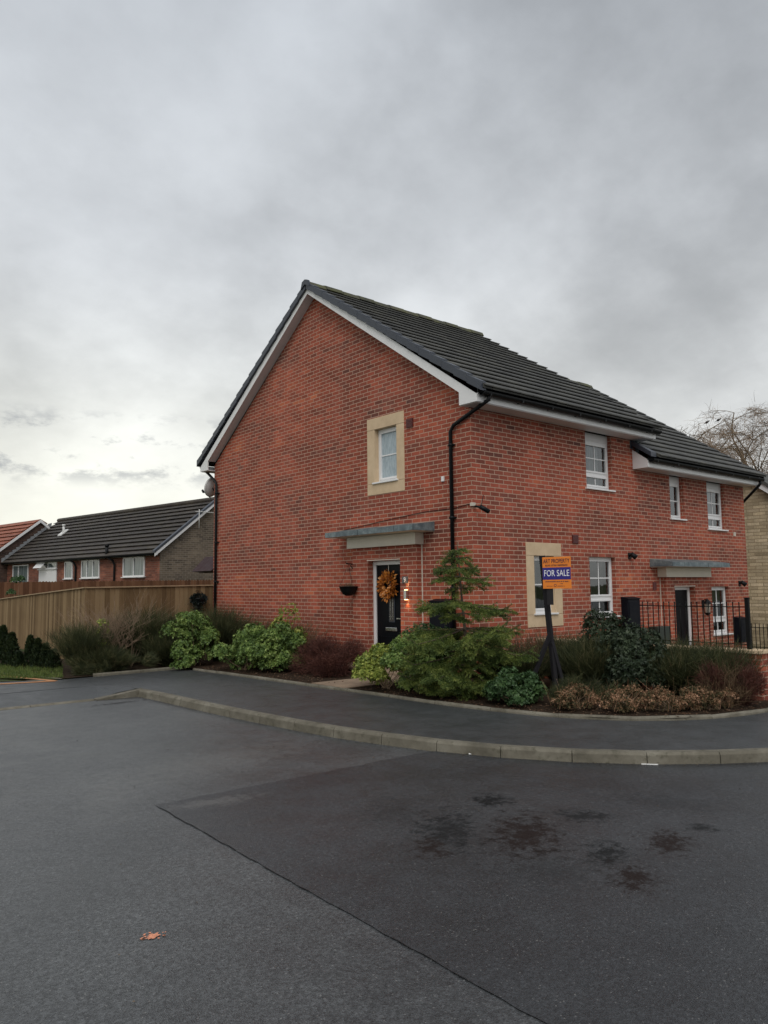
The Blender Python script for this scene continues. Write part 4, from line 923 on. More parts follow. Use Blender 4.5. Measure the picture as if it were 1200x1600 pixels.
mb = MB(); zb = 2.78 + (1.5 + .12) / 2.67 * 2.12; mb.tube([(1.5, 10.1, zb - .05 + OFF), (1.5, 10.1, zb + .40 + OFF)], .055, 10); mb.tube([(1.5, 10.1, zb + .36 + OFF), (1.5, 10.1, zb + .44 + OFF)], .075, 10); mb.prism([(1.32, 9.95, zb - .10 + OFF), (1.66, 9.95, zb + .17 + OFF), (1.66, 10.3, zb + .17 + OFF), (1.32, 10.3, zb - .10 + OFF)], (0, 0, .06)); mb.build('roof_vent', M['dish'], bg_, local=True)
mb = MB(); mb.tube([(1.66, -.2, 3.75 + OFF), (1.66, -.2, 4.45 + OFF)], .014, 6); mb.tube([(1.5, -.2, 4.36 + OFF), (2.6, -.25, 4.36 + OFF)], .010, 6)
for k in range(8): mb.tube([(1.66 + k * .11, -.38, 4.36 + OFF), (1.66 + k * .11, -.05, 4.36 + OFF)], .006, 4)
mb.build('tv_aerial', M['dish'], bg_, local=True)
bwin(bg_, .95, 2.45, 1.97 + OFF, 2.70 + OFF, [1.70]); bwin(bg_, 4.22, 5.66, 1.97 + OFF, 2.69 + OFF, [4.72, 5.20]); bwin(bg_, 6.40, 7.08, 1.97 + OFF, 2.68 + OFF, []); bwin(bg_, 10.5, 12.1, 1.72 + OFF, 2.66 + OFF, [11.5])
bwin(bg_, 7.80, 9.45, 2.42 + OFF, 2.70 + OFF, [8.6])
mb = MB(); mb.box((.12, 7.81, .4 + OFF), (.2, 9.44, 2.38 + OFF)); mb.build('porch_panel', M['upvc'], bg_, local=True)
mb = MB(); mb.prism([(-.18, 8.65, 2.46 + OFF), (-.18, 9.4, 2.46 + OFF), (.04, 9.4, 2.72 + OFF), (.04, 8.65, 2.72 + OFF)], (.03, 0, .02)); mb.build('open_casement', M['upvc'], bg_, local=True)
# the orange roofed house further along the terrace
lh = thing('terraced_house', 'orange tiled house with dark brick gable at the far left edge', 'house', (2.35 - .1441 * 12.8, 17.6 + .9896 * 12.8, -.5), ANG)
ax_, az_ = 1.62, 4.93 + OFF
mb = MB(); mb.quad((-1.6, 0, -.5), (4.8, 0, -.5), (4.8, 0, az_ - .1 - (4.8 - ax_) * .79), (ax_, 0, az_ - .12), (-1.6, 0, az_ - .12 - (ax_ + 1.6) * .79)); mb.quad((-1.6, 0, -.5), (-1.6, 10, -.5), (-1.6, 10, az_ - 2.6), (-1.6, 0, az_ - 2.6)); mb.build('wall', M['brick_dark'], lh, local=True)
roof_y(lh, -.08, 10, -1.9, az_ - (ax_ + 1.9) * .79, ax_, az_, 13, M['tile_red'])
mb = MB()
for sg in (1, -1):
    f = lambda x: x if sg > 0 else 2 * ax_ - x
    mb.prism([(f(-1.9), -.12, az_ - (ax_ + 1.9) * .79 - .16), (f(ax_), -.12, az_ - .16), (f(ax_), -.12, az_ - .02), (f(-1.9), -.12, az_ - (ax_ + 1.9) * .79 - .02)], (0, .03, 0))
mb.build('barge_board', M['upvc'], lh, local=True)
mb = MB()                                   # stepped lead flashing where the lower roof meets the gable
for k in range(14):
    t = k / 14; xx = -.15 + t * 2.3; zz_ = 2.80 + OFF + t * 1.85; mb.prism([(xx, -.09, zz_), (xx + .18, -.09, zz_ + .14), (xx + .18, -.09, zz_ + .26), (xx, -.09, zz_ + .20)], (0, .02, 0))
M['greylead'] = plain('pale_lead', (.22, .23, .24), .5); mb.build('stepped_flashing', M['greylead'], lh, local=True)

# ------------------------------------------------------------------ fences
def board_fence(name, label, a, b, ztop_a, ztop_b, zbot, mt, bw=.125, cap=True, pick=False, curve=0., capm='fence', posts=2.4):
    a = Vector(a); b = Vector(b); L_ = (b - a).length; t = (b - a).normalized(); nn = Vector((-t.y, t.x)) 
    f = thing(name, label, 'fence', (*((a + b) / 2), 0)); n = int(L_ / (bw * .9)); mb = MB()
    for i in range(n):
        s0 = i * L_ / n; s1 = s0 + L_ / n - .0045; k = (s0 + bw / 2) / L_; zt = ztop_a + (ztop_b - ztop_a) * (k ** (1 + curve)) + random.uniform(-.006, .006); d0, d1 = random.uniform(0, .003), .012
        p0 = a + t * s0 + nn * (.0 + d0); p1 = a + t * s1 + nn * (d1 + d0)
        q = [(p0.x, p0.y, zbot), (p1.x, p1.y, zbot)]
        th_ = nn * .014
        if pick: top = [(p1.x, p1.y, zt - .03), ((p0.x + p1.x) / 2, (p0.y + p1.y) / 2, zt), (p0.x, p0.y, zt - .03)]
        else: top = [(p1.x, p1.y, zt), (p0.x, p0.y, zt)]
        mb.prism(q + top, (th_.x, th_.y, 0))
    mb.build('fence_boards', mt, f)
    if cap:
        mb = MB(); m_ = 12
        for i in range(m_):
            k0, k1 = i / m_, (i + 1) / m_; z0 = ztop_a + (ztop_b - ztop_a) * k0 ** (1 + curve); z1 = ztop_a + (ztop_b - ztop_a) * k1 ** (1 + curve)
            p = a + t * L_ * k0; q = a + t * L_ * k1; mb.bar((p.x + nn.x * .0, p.y + nn.y * .0, z0 + .018), (q.x, q.y, z1 + .018), .065, .026)
        mb.build('fence_cap', M[capm], f)
    return f
M['fencecap'] = plain('pale_capping_rail', (.33, .235, .14), .8, var=.2)
board_fence('garden_fence', 'weathered pale board fence meeting the back corner of the brick house', (-3.17, 8.8), (-.02, 8.8), 1.535, 1.57, -.3, M['fence'], capm='fencecap')
board_fence('garden_fence', 'weathered board fence sloping down towards the left edge, behind small conifers', (-3.17, 24.), (-3.17, 8.8), .75, 1.535, -.9, M['fence'], capm='fencecap', curve=-.25)
board_fence('back_fence', 'red-brown fence with pointed board tops in front of the bungalow', (-4.8, 21.45), (5.2, 15.5), 1.80, 1.83, -.6, M['fence_brown'], cap=False, pick=True, bw=.11)
# maroon awning over the back door
aw = thing('awning', 'dark maroon sloping awning fixed behind the brick house', 'awning', (.35, 9.9, 1.9))
mb = MB(); mb.prism([(.22, 9.4, 1.96), (.62, 9.4, 2.36), (.62, 9.4, 1.92)], (0, 1.1, 0)); mb.build('canvas', M['awning'], aw)
mb = MB(); mb.box((.45, 9.38, 2.36), (.70, 9.6, 2.42)); mb.box((.62, 9.38, 1.86), (.66, 9.44, 2.36)); mb.build('bracket', M['upvc'], aw)

# ------------------------------------------------------------------ foliage
def unit(n):
    v = RNG.normal(size=(n, 3)); return v / np.linalg.norm(v, axis=1, keepdims=True)
def leaves(C, D, Nn, Ln, Wd, fold=.15):
    """rhombic leaves: centres, length direction, normal"""
    D = D / np.linalg.norm(D, axis=1, keepdims=True); S = np.cross(D, Nn); S /= np.linalg.norm(S, axis=1, keepdims=True) + 1e-9
    N2 = np.cross(S, D); Ln = np.asarray(Ln).reshape(-1, 1); Wd = np.asarray(Wd).reshape(-1, 1); n = len(C); V = np.empty((n, 4, 3))
    V[:, 0] = C; V[:, 1] = C + D * Ln * .5 + S * Wd * .5 + N2 * Ln * fold; V[:, 2] = C + D * Ln; V[:, 3] = C + D * Ln * .5 - S * Wd * .5 + N2 * Ln * fold
    F = np.arange(n * 4).reshape(n, 4); return V.reshape(-1, 3), F
def blades(P0, D, Ln, Wd, bend, seg=3, grav=0.):
    """thin tapering stems, bending by a vector; built as strips of quads, facing random ways"""
    n = len(P0); D = D / np.linalg.norm(D, axis=1, keepdims=True); S = np.cross(D, unit(n)); S /= np.linalg.norm(S, axis=1, keepdims=True) + 1e-9
    Ln = np.asarray(Ln).reshape(-1, 1); Wd = np.asarray(Wd).reshape(-1, 1) * np.ones((n, 1)); V = np.empty((n, (seg + 1) * 2, 3))
    for k in range(seg + 1):
        t = k / seg; p = P0 + D * Ln * t + bend * Ln * t * t; w = Wd * (1 - t * .75) * .5
        V[:, 2 * k] = p - S * w; V[:, 2 * k + 1] = p + S * w
    F = []; b = np.arange(n)[:, None] * (seg + 1) * 2
    for k in range(seg): F.append(b + np.array([2 * k, 2 * k + 1, 2 * k + 3, 2 * k + 2]))
    return V.reshape(-1, 3), np.concatenate(F)
def merge(parts):
    V = []; F = []; o = 0
    for v, f in parts: V.append(v); F.append(f + o); o += len(v)
    return np.concatenate(V), np.concatenate(F)
def clumps(c, rad, n, k, bottom=.25):
    """k clump centres inside an ellipsoid standing on the ground at c"""
    out = []
    while len(out) < k:
        v = RNG.uniform(-1, 1, 3)
        if np.linalg.norm(v) > 1: continue
        v = v / (np.linalg.norm(v) + 1e-6) * (np.linalg.norm(v) ** .5)
        out.append(v)
    out = np.array(out) * np.array(rad) * .82; out[:, 2] = out[:, 2] * 1.0
    return np.array(c) + out
def rosette_bush(name, label, pos, w, d, h, mat_, nrose, leaf=.07, lw=.026, per=9, group=None, cat='shrub', lean=(0, 0), stemmat='twig', k=14, topbias=.2, zc=.44, rs_=(.20, .34)):
    """broad-leaved shrub: whorls of leaves held on the outside of several lobes"""
    t = thing(name, label, cat, (pos[0], pos[1], 0.02), 0, group)
    cc = clumps((pos[0] + lean[0], pos[1] + lean[1], h * zc), (w / 2, d / 2, h / 2), 0, k); rr = RNG.uniform(rs_[0], rs_[1], k) * (min(w, h) if rs_[0] > .15 else 1.1 * max(w, h) * .5) * .95
    idx = RNG.integers(0, k, nrose); dirs = unit(nrose); dirs[:, 2] = np.abs(dirs[:, 2]) * (1 - topbias) + topbias * RNG.uniform(0, 1, nrose) - .25 * (RNG.random(nrose) < .35)
    dirs /= np.linalg.norm(dirs, axis=1, keepdims=True)
    P = cc[idx] + dirs * rr[idx][:, None] * RNG.uniform(.72, 1.05, (nrose, 1)); ok = P[:, 2] > .03; P = P[ok]; dirs = dirs[ok]; n = len(P)
    A = np.repeat(dirs, per, 0); O = np.repeat(P, per, 0); U = unit(n * per); U = U - A * (U * A).sum(1, keepdims=True); U /= np.linalg.norm(U, axis=1, keepdims=True)
    spread = RNG.uniform(.5, 1.3, (n * per, 1)); D = A * .55 + U * spread; sz = np.repeat(RNG.uniform(.75, 1.25, n), per) * RNG.uniform(.7, 1.1, n * per)
    V, F = leaves(O, D, A, leaf * sz, lw * sz, .10); V[:, 2] = np.maximum(V[:, 2], .025)
    o = npmesh('foliage', V, F, mat_, t)
    base = np.array([[pos[0], pos[1], .02]]) + RNG.normal(size=(k, 3)) * np.array([.05, .05, 0]); sm = MB()
    for a, b in zip(base, cc): sm.tube([tuple(a), tuple((a + b) / 2 + RNG.normal(size=3) * .02), tuple(b)], [.007, .005, .003], 5, False)
    sm.build('stems', M[stemmat], t); return t
def spray_bush(name, label, pos, w, d, h, mat_, n, ln=(.35, .8), wd=.005, up=1.2, bend=.25, group=None, fine=0, finemat=None, cat='shrub', root=.12, tint=None):
    """broom-like shrub of arching thin stems"""
    t = thing(name, label, cat, (pos[0], pos[1], .02), 0, group)
    a = RNG.uniform(0, 2 * math.pi, n); rad = RNG.random(n) ** .6
    D = np.stack([np.cos(a) * rad * w / h * .62, np.sin(a) * rad * d / h * .62, np.ones(n) * up * .8], 1)
    D += RNG.normal(size=(n, 3)) * .12
    P0 = np.stack([pos[0] + np.cos(a) * rad * root * w, pos[1] + np.sin(a) * rad * root * d, np.full(n, .02)], 1)
    L_ = RNG.uniform(ln[0], ln[1], n) * h; bd = np.stack([np.cos(a) * rad, np.sin(a) * rad, -rad * .6], 1) * bend
    V1 = blades(P0, D, L_, wd * 1.3, bd)
    # side shoots along each stem
    m_ = n * 5; i = RNG.integers(0, n, m_); tt = RNG.uniform(.35, .98, m_)[:, None]; Dn = D / np.linalg.norm(D, axis=1, keepdims=True)
    Q = P0[i] + Dn[i] * L_[i][:, None] * tt + bd[i] * L_[i][:, None] * tt * tt; Ds = Dn[i] + RNG.normal(size=(m_, 3)) * .38; Ds[:, 2] = np.abs(Ds[:, 2])
    V2 = blades(Q, Ds, RNG.uniform(.08, .24, m_) * (h ** .5), wd, RNG.normal(size=(m_, 3)) * .12, seg=2)
    V, F = merge([V1, V2]); V[:, 2] = np.maximum(V[:, 2], .02)
    npmesh('stems', V, F, mat_, t); return t
def twig_bush(name, label, pos, w, d, h, mat_, n, ln=.14, wd=.005, group=None, leafn=0, leafm=None, leaf=.02, cat='shrub'):
    """dense dome of fine crossing twigs"""
    t = thing(name, label, cat, (pos[0], pos[1], .02), 0, group)
    k = 9; cc = clumps((pos[0], pos[1], h * .42), (w / 2, d / 2, h * .5), 0, k); rr = RNG.uniform(.3, .5, k) * min(w, h) * .8; i = RNG.integers(0, k, n)
    P = cc[i] + unit(n) * rr[i][:, None] * RNG.random((n, 1)) ** .45; P = P[P[:, 2] > .02]; n = len(P)
    D = (P - np.array([pos[0], pos[1], -.15])); D /= np.linalg.norm(D, axis=1, keepdims=True); D = D + RNG.normal(size=(n, 3)) * .55
    V, F = blades(P, D, RNG.uniform(.5, 1.3, n) * ln, wd, RNG.normal(size=(n, 3)) * .2 + np.array([0, 0, -.12]), seg=2)
    V[:, 2] = np.maximum(V[:, 2], .02); npmesh('twigs', V, F, mat_, t)
    if leafn:
        P2 = V[RNG.integers(0, len(V), leafn)]; V2, F2 = leaves(P2, unit(leafn), unit(leafn), leaf * RNG.uniform(.6, 1.3, leafn), leaf * .6 * RNG.uniform(.6, 1.3, leafn)); npmesh('foliage', V2, F2, leafm, t)
    return t
def fir_tree(name, label, pos, h, tiers, seed=3):
    rs = np.random.default_rng(seed); t = thing(name, label, 'tree', (pos[0], pos[1], .02)); sm = MB()
    lean = np.array([-.10, .07]); top = np.array([pos[0] + lean[0], pos[1] + lean[1], h])
    trunk = [(pos[0], pos[1], .0), (pos[0] - .01, pos[1] + .01, h * .3), (pos[0] + lean[0] * .6, pos[1] + lean[1] * .6, h * .65), tuple(top)]
    sm.tube(trunk, [.032, .026, .015, .004], 8)
    def tp(z): 
        k = z / h; return np.array([pos[0] + lean[0] * k, pos[1] + lean[1] * k, z])
    Vn = []; TW = []
    def twig(a, b, needle=.027, dens=470):
        a = np.array(a); b = np.array(b); L_ = np.linalg.norm(b - a); n = max(6, int(L_ * dens)); s = rs.random(n)[:, None]; P = a + (b - a) * s; d = (b - a) / (L_ + 1e-9)
        U = rs.normal(size=(n, 3)); U[:, 2] += .25; U = U - d * (U @ d)[:, None]; U /= np.linalg.norm(U, axis=1, keepdims=True)
        Vn.append((P, d * .65 + U, needle * rs.uniform(.7, 1.2, n)))
    for (z, reach, cnt, droop, rise) in tiers:
        a0 = rs.uniform(0, 6.28)
        for j in range(cnt):
            a = a0 + j * 6.283 / cnt + rs.uniform(-.25, .25); r_ = reach * rs.uniform(.55, 1.15); droop_ = droop + rs.uniform(-.08, .12); o = tp(z + rs.uniform(-.025, .025)); dr = np.array([math.cos(a), math.sin(a), 0])
            pts = [o, o + dr * r_ * .45 + np.array([0, 0, -droop_ * .55 * r_]), o + dr * r_ * .8 + np.array([0, 0, -droop_ * r_ * .8]), o + dr * r_ + np.array([0, 0, (-droop_ * .8 + rise * .5) * r_])]
            sm.tube([tuple(q) for q in pts], [.012, .009, .006, .003], 5, False)
            sd = np.array([-dr[1], dr[0], 0])
            for a_, b_ in zip(pts[1:], pts[2:]): twig(a_, b_)
            twig(pts[0] + (pts[1] - pts[0]) * .35, pts[1])
            m_ = max(3, int(r_ * 12))
            for q in range(m_):
                s = .22 + .76 * q / m_; 
                c0 = pts[0] + (pts[1] - pts[0]) * (s / .45) if s < .45 else (pts[1] + (pts[2] - pts[1]) * ((s - .45) / .35) if s < .8 else pts[2] + (pts[3] - pts[2]) * ((s - .8) / .2))
                for sg in (1, -1):
                    l = (.06 + .32 * r_ * (1 - s) + .035) * rs.uniform(.7, 1.2); e = c0 + (dr * .75 + sd * sg * .85) * l + np.array([0, 0, rs.uniform(-.65, .02) * l - .05 * l]); twig(c0, e)
                    if l > .14:
                        for f_ in (.35, .6, .8): c1 = c0 + (e - c0) * f_; twig(c1, c1 + (dr * 1.0 + sd * sg * .25) * l * .42 + np.array([0, 0, -.12 * l])); twig(c1, c1 + (dr * .2 + sd * sg * 1.0) * l * .38 + np.array([0, 0, -.16 * l]))
    twig(tp(h * .84), top, .02, 300)
    sm.build('trunk', M['bark'], t)
    P = np.concatenate([v[0] for v in Vn]); D = np.concatenate([v[1] for v in Vn]); L_ = np.concatenate([v[2] for v in Vn]); n = len(P)
    V, F = leaves(P, D, unit(n), L_, .0062, 0); V[:, 2] = np.maximum(V[:, 2], .02); npmesh('crown', V, F, M['fir'], t); return t
def mini_conifer(pos, w, h, label, group):
    t = thing('dwarf_conifer', label, 'conifer', (pos[0], pos[1], .01), 0, group); n = int(2600 * h)
    zf = RNG.random(n) ** .8; a = RNG.uniform(0, 6.283, n); rad = w / 2 * np.clip(1 - zf ** 1.25, 0.005, 1) ** .62 * RNG.uniform(.72, 1.08, n) * (1 + .12 * np.sin(a * 3 + pos[0] * 9))
    P = np.stack([pos[0] + np.cos(a) * rad, pos[1] + np.sin(a) * rad, .02 + zf * h * .93], 1); D = np.stack([np.cos(a) * .5, np.sin(a) * .5, np.full(n, 1.)], 1) + RNG.normal(size=(n, 3)) * .3
    V, F = leaves(P, D, np.stack([np.cos(a), np.sin(a), np.zeros(n)], 1) + RNG.normal(size=(n, 3)) * .4, RNG.uniform(.04, .08, n), .028, .05); npmesh('crown', V, F, M['conifer'], t)
    sm = MB(); sm.tube([(pos[0], pos[1], .0), (pos[0], pos[1], h * .8)], [.015, .004], 6); sm.build('trunk', M['bark'], t)

P2 = lambda px, py: tuple(gp(px, py, 0.0))[:2]
# dwarf conifers on the verge
for i, (px, py, w, h, lb) in enumerate([(3, 1041, .34, .88, 'tallest dwarf conifer, cut by the left edge of the picture'), (17, 1042, .32, .72, 'dwarf conifer second from the left, broad and rounded'), (29, 1044, .22, .32, 'smallest dwarf conifer, third from the left'), (46, 1043, .24, .66, 'narrow dwarf conifer in the middle of the row'), (58, 1044, .26, .60, 'dwarf conifer fifth from the left against the fence'), (71, 1045, .24, .50, 'dwarf conifer second from the right of its row'), (83, 1046, .26, .38, 'rightmost dwarf conifer beside the dark shrubs')]):
    p_ = P2(px, py); mini_conifer(p_, w * .98, h * .92, lb, 'dwarf conifers on the grass verge')
# grass of the verge
n = 9000; px_ = RNG.uniform(-120, 98, n); V0 = []
pts = np.array([tuple(gp(a, b)) for a, b in zip(px_, RNG.uniform(1040, 1061, n))]); pts = pts[(pts[:, 1] > 5.06 + np.maximum(0, (-4.9 - pts[:, 0])) * .38)]
n = len(pts); V, F = blades(pts + np.array([0, 0, .006]), RNG.normal(size=(n, 3)) * .35 + np.array([0, 0, 1.]), RNG.uniform(.03, .07, n), .009, RNG.normal(size=(n, 3)) * .2, seg=1)
gr = npmesh('grass', V, F, M['grassblade']); tag(gr, 'short bright grass on the verge before the conifers', 'grass', kind='stuff')
# shrubs against the fence
spray_bush('broom_shrub', 'dark feathery shrub beside the rightmost dwarf conifer', P2(124, 1051), .62, .7, 1.15, M['broom'], 1700)
spray_bush('broom_shrub', 'dark green low shrub under the bare twigs by the fence', P2(160, 1051), 1.5, .8, .62, M['broom'], 2600)
spray_bush('broom_shrub', 'tall dark green broom between the bare twigs and the leafy bush', P2(235, 1039), 1.4, .9, 1.45, M['broom'], 3600)
twig_bush('low_shrub', 'sprawling dark undergrowth along the edging below the fence', P2(190, 1051), 2.0, .45, .34, M['broom'], 6000, ln=.12)
def bare_shrub(name, label, pos, h, spread, n0, mt, seed, r0=.010):
    rs = random.Random(seed); t = thing(name, label, 'shrub', (pos[0], pos[1], .02)); mb = MB()
    def grow(p, d, l, r_, lv):
        q = p + d * l; mid = (p + q) / 2 + Vector((rs.gauss(0, 1), rs.gauss(0, 1), rs.gauss(0, 1))) * l * .05; mb.tube([p, mid, q], [r_, r_ * .85, r_ * .7], 4, False)
        if lv == 0: return
        for _ in range(rs.choice((2, 3, 3))):
            nd = (d + Vector((rs.gauss(0, .45), rs.gauss(0, .45), rs.gauss(.12, .3)))).normalized(); grow(p + (q - p) * rs.uniform(.5, 1.), nd, l * rs.uniform(.55, .85), r_ * .62, lv - 1)
    for _ in range(n0):
        a = rs.uniform(0, 6.28); d = Vector((math.cos(a) * spread, math.sin(a) * spread, 1)).normalized(); grow(Vector((pos[0], pos[1], .02)), d, h * rs.uniform(.35, .5), r0, 3)
    mb.build('branches', mt, t); return t
bare_shrub('bare_shrub', 'leafless pale twiggy shrub in front of the fence', P2(170, 1046), 1.45, .60, 14, M['twig'], 5)
bare_shrub('bare_shrub', 'thin reddish bare shrub against the fence, right of the pale one', P2(205, 1044), 1.5, .5, 12, M['twig'], 9, .008)
rosette_bush('yellow_shrub', 'small yellow-leaved sprig among bare twigs by the fence', P2(150, 1049), .34, .3, .95, M['golden'], 70, .05, .03, 6, k=4, zc=.72)
spray_bush('broom_shrub', 'feathery dark shrub behind the pale bare twigs, against the fence', P2(195, 1036), 1.4, .8, 1.15, M['broom'], 2600)
spray_bush('broom_shrub', 'low dark feathery shrub at the corner of the fence bed', P2(262, 1042), .9, .7, .85, M['broom'], 1900)
bare_shrub('bare_shrub', 'fine bare twigs rising beside the dark feathery shrub near the conifers', P2(140, 1046), 1.35, .5, 10, M['twig'], 21, .006)
# hanging planter on the fence
hp = thing('fence_planter', 'dark drooping plant in a planter hung on the fence', 'planter', (-.50, 8.72, 1.2))
mb = MB(); mb.lathe((-.50, 8.66, 1.20), [(.02, -.12), (.12, -.06), (.17, .06), (.175, .08), (.16, .06), (.0, .03)], 14); mb.build('basket', M['black'], hp)
mb = MB(); mb.bar((-.50, 8.80, 1.45), (-.50, 8.62, 1.45), .012); mb.bar((-.50, 8.64, 1.45), (-.50, 8.66, 1.28), .008); mb.build('hook', M['iron'], hp)
n = 900; d = unit(n); P = np.array([-.50, 8.64, 1.25]) + d * np.array([.20, .13, .13]) * RNG.uniform(.6, 1.05, (n, 1)); V, F = leaves(P, d + np.array([0, 0, -.5]), unit(n), RNG.uniform(.03, .06, n), .03)
n2 = 700; P = np.array([-.50, 8.64, 1.12]) + RNG.normal(size=(n2, 3)) * np.array([.07, .04, .10]); V2, F2 = leaves(P, unit(n2) + np.array([0, 0, -1.]), unit(n2), RNG.uniform(.03, .06, n2), .02)
V, F = merge([(V, F), (V2, F2)]); npmesh('foliage', V, F, M['blackleaf'], hp)
# bed in front of the gable
rosette_bush('leafy_shrub', 'mid green leafy bush at the left end of the gable bed', P2(300, 1042), .95, .8, 1.05, M['choisya'], 2200, .052, .019, 9)
rosette_bush('leafy_shrub', 'low pale green bush at the foot of the leafy bush by the bed corner', P2(284, 1047), .4, .4, .40, M['choisya'], 420, .05, .019, 8, k=7)
spray_bush('broom_shrub', 'tall dark broom beside the gable downpipe', P2(343, 1034), 1.05, .9, 1.45, M['broom'], 3200)
rosette_bush('leafy_shrub', 'bright green bush spilling over the edging, left of the yellow-topped one', P2(380, 1048), 1.25, .9, .86, M['choisya'], 2300, .056, .020, 9)
rosette_bush('leafy_shrub', 'bright green bush with yellow top beside the purple shrub', P2(432, 1050), 1.4, 1.0, .86, M['choisya'], 2900, .056, .020, 9)
rosette_bush('yellow_shrub', 'yellow leaf tips on top of the bush against the gable', P2(449, 1043), .7, .5, .88, M['golden'], 260, .05, .02, 8, k=7, zc=.82)
spray_bush('dry_shrub', 'dry brown stems standing against the gable wall', (-.80, 4.0), 1.1, .6, 1.2, M['drystem'], 420, wd=.006)
spray_bush('dry_shrub', 'thin brown and green stems behind the bright green bushes', (-.65, 5.2), 1.1, .5, 1.15, M['broom'], 700)
twig_bush('berberis_shrub', 'dark purple-brown twiggy bush left of the garden path', (-1.25, 2.20), 1.35, 1.25, .72, M['berberis'], 15000, ln=.13, wd=.005, leafn=3500, leafm=M['berberis'], leaf=.02)
# left of the fir, in front of the door
rosette_bush('leafy_shrub', 'yellow-green bush in front of the black front door', (-1.80, .10), 1.10, 1.0, .62, M['golden'], 1900, .046, .018, 9)
rosette_bush('leafy_shrub', 'mottled green bush between the door bush and the fir', (-1.66, -.46), 1.2, 1.0, .80, M['choisya'], 2300, .046, .018, 9)
rosette_bush('leafy_shrub', 'deep green bush behind the fir, below the meter box', (-1.15, -.15), .9, .9, .88, M['midgreen'], 1800, .046, .018, 9)
fir_tree('fir_tree', 'young fir tree with drooping tiers by the corner of the brick house', (-1.33, -1.10), 2.12,
         [(.14, .85, 6, .0, .10), (.28, 1.0, 7, .08, .14), (.44, 1.05, 8, .12, .18), (.60, 1.0, 7, .14, .22), (.74, .92, 7, .14, .26), (.90, .98, 7, .08, .25), (1.14, .45, 3, .10, .22), (1.27, .86, 6, .03, .2), (1.50, .20, 3, .05, .2), (1.62, .46, 5, .0, .22), (1.75, .42, 5, -.05, .22), (1.88, .26, 4, -.08, .2), (2.00, .14, 4, -.05, .1)])
rosette_bush('leafy_shrub', 'small blue-green bush at the kerb between fir and sign', (-1.66, -2.20), .90, .7, .46, M['midgreen'], 2200, .040, .016, 9, k=26, zc=.40)
spray_bush('dry_shrub', 'dry brown stems beside the sign post', (-.35, -1.35), .9, .7, 1.10, M['drystem'], 520, wd=.005)
# right of the sign
spray_bush('broom_shrub', 'dark broom filling the space right of the sign post', (-.16, -2.32), .80, .8, 1.0, M['broom'], 3400)
spray_bush('broom_shrub', 'wispy pale green broom under the stone framed window', (.15, -1.55), .9, .7, 1.05, M['broom'], 1100)
rosette_bush('laurel_shrub', 'large dark glossy bush below the railings, biggest in the bed', (.0, -2.85), 1.05, 1.0, .90, M['laurel'], 3600, .055, .016, 9, k=26)
rosette_bush('laurel_shrub', 'smaller dark bush touching the white ground floor window', (.35, -2.15), .9, .8, .95, M['laurel'], 1700, .055, .016, 9, k=14, zc=.6)
spray_bush('broom_shrub', 'wide green broom between the dark bush and the railings', (.32, -3.35), 1.1, .9, .95, M['broom'], 3300)
spray_bush('broom_shrub', 'green broom under the thick railing post', (.55, -3.75), .9, .7, .95, M['broom'], 2000)
twig_bush('berberis_shrub', 'dark purple-brown twiggy bush beside the brick wall end', (.33, -4.02), 1.05, .75, .55, M['berberis'], 11000, ln=.13, wd=.005, leafn=2000, leafm=M['berberis'], leaf=.018)
twig_bush('dry_shrub', 'tangle of dry twigs at the kerb before the purple bush', (-.12, -4.08), .7, .45, .42, M['drystem'], 1100, ln=.2, wd=.004)
for (x, y, w, lb) in [(-1.36, -2.90, .62, 'left patch of rust-orange low shrubs beside the small green bush'), (-1.02, -3.38, .74, 'middle patch of rust-orange low shrubs along the edging'), (-.66, -3.74, .74, 'largest patch of rust-orange low shrubs below the dark bush'), (-.24, -4.0, .66, 'right patch of rust-orange low shrubs near the purple bush')]:
    rt = rosette_bush('rust_shrub', lb, (x, y), w * 1.35, w * .85, .30, M['rust'], 1700, .024, .013, 6, group='rust-orange low shrubs along the edging', k=30, rs_=(.08, .17), stemmat='twig')
    n = 110; a_ = RNG.uniform(0, 6.28, n); r_ = RNG.random(n) ** .5 * w * .6; P = np.stack([x + np.cos(a_) * r_, y + np.sin(a_) * r_ * .7, np.full(n, .05)], 1)
    V, F = blades(P, RNG.normal(size=(n, 3)) * .35 + np.array([0, 0, 1.]), RNG.uniform(.15, .34, n), .005, RNG.normal(size=(n, 3)) * .2, seg=2); npmesh('upright_twigs', V, F, M['rust'], rt)
spray_bush('weed_tuft', 'small olive tuft at the kerb below the sign', (-1.35, -2.75), .4, .35, .35, M['broom'], 500)
rosette_bush('leafy_shrub', 'dark green hedge beyond the brick wall end at the right edge', (3.05, -3.30), 1.3, 1.3, .28, M['laurel'], 1500, .05, .02, 8)
twig_bush('low_shrub', 'dark low undergrowth between the sign post and the rust-orange shrubs', (-.95, -2.75), 1.1, .7, .34, M['broom'], 3600, ln=.12)
spray_bush('broom_shrub', 'olive broom between the blue-green bush and the window, left of the sign', (-.70, -1.55), .8, .6, .82, M['broom'], 1500)
# fallen leaves on the soil
n = 1500; e_ = np.array(resample(edge, .02)); i = RNG.integers(0, len(e_), n); off = RNG.uniform(.06, .75, n); nx = np.gradient(e_[:, 0]); ny = np.gradient(e_[:, 1]); ll = np.hypot(nx, ny) + 1e-9
P = np.stack([e_[i, 0] - ny[i] / ll[i] * off, e_[i, 1] + nx[i] / ll[i] * off, np.full(n, .03)], 1); V, F = leaves(P, unit(n) * np.array([1, 1, .2]), unit(n) * .3 + np.array([0, 0, 1.]), RNG.uniform(.02, .045, n), .022)
tag(npmesh('fallen_leaves', V, F, M['litterleaf']), 'scattered brown dead leaves on the soil along the edging', 'leaf litter', kind='stuff')

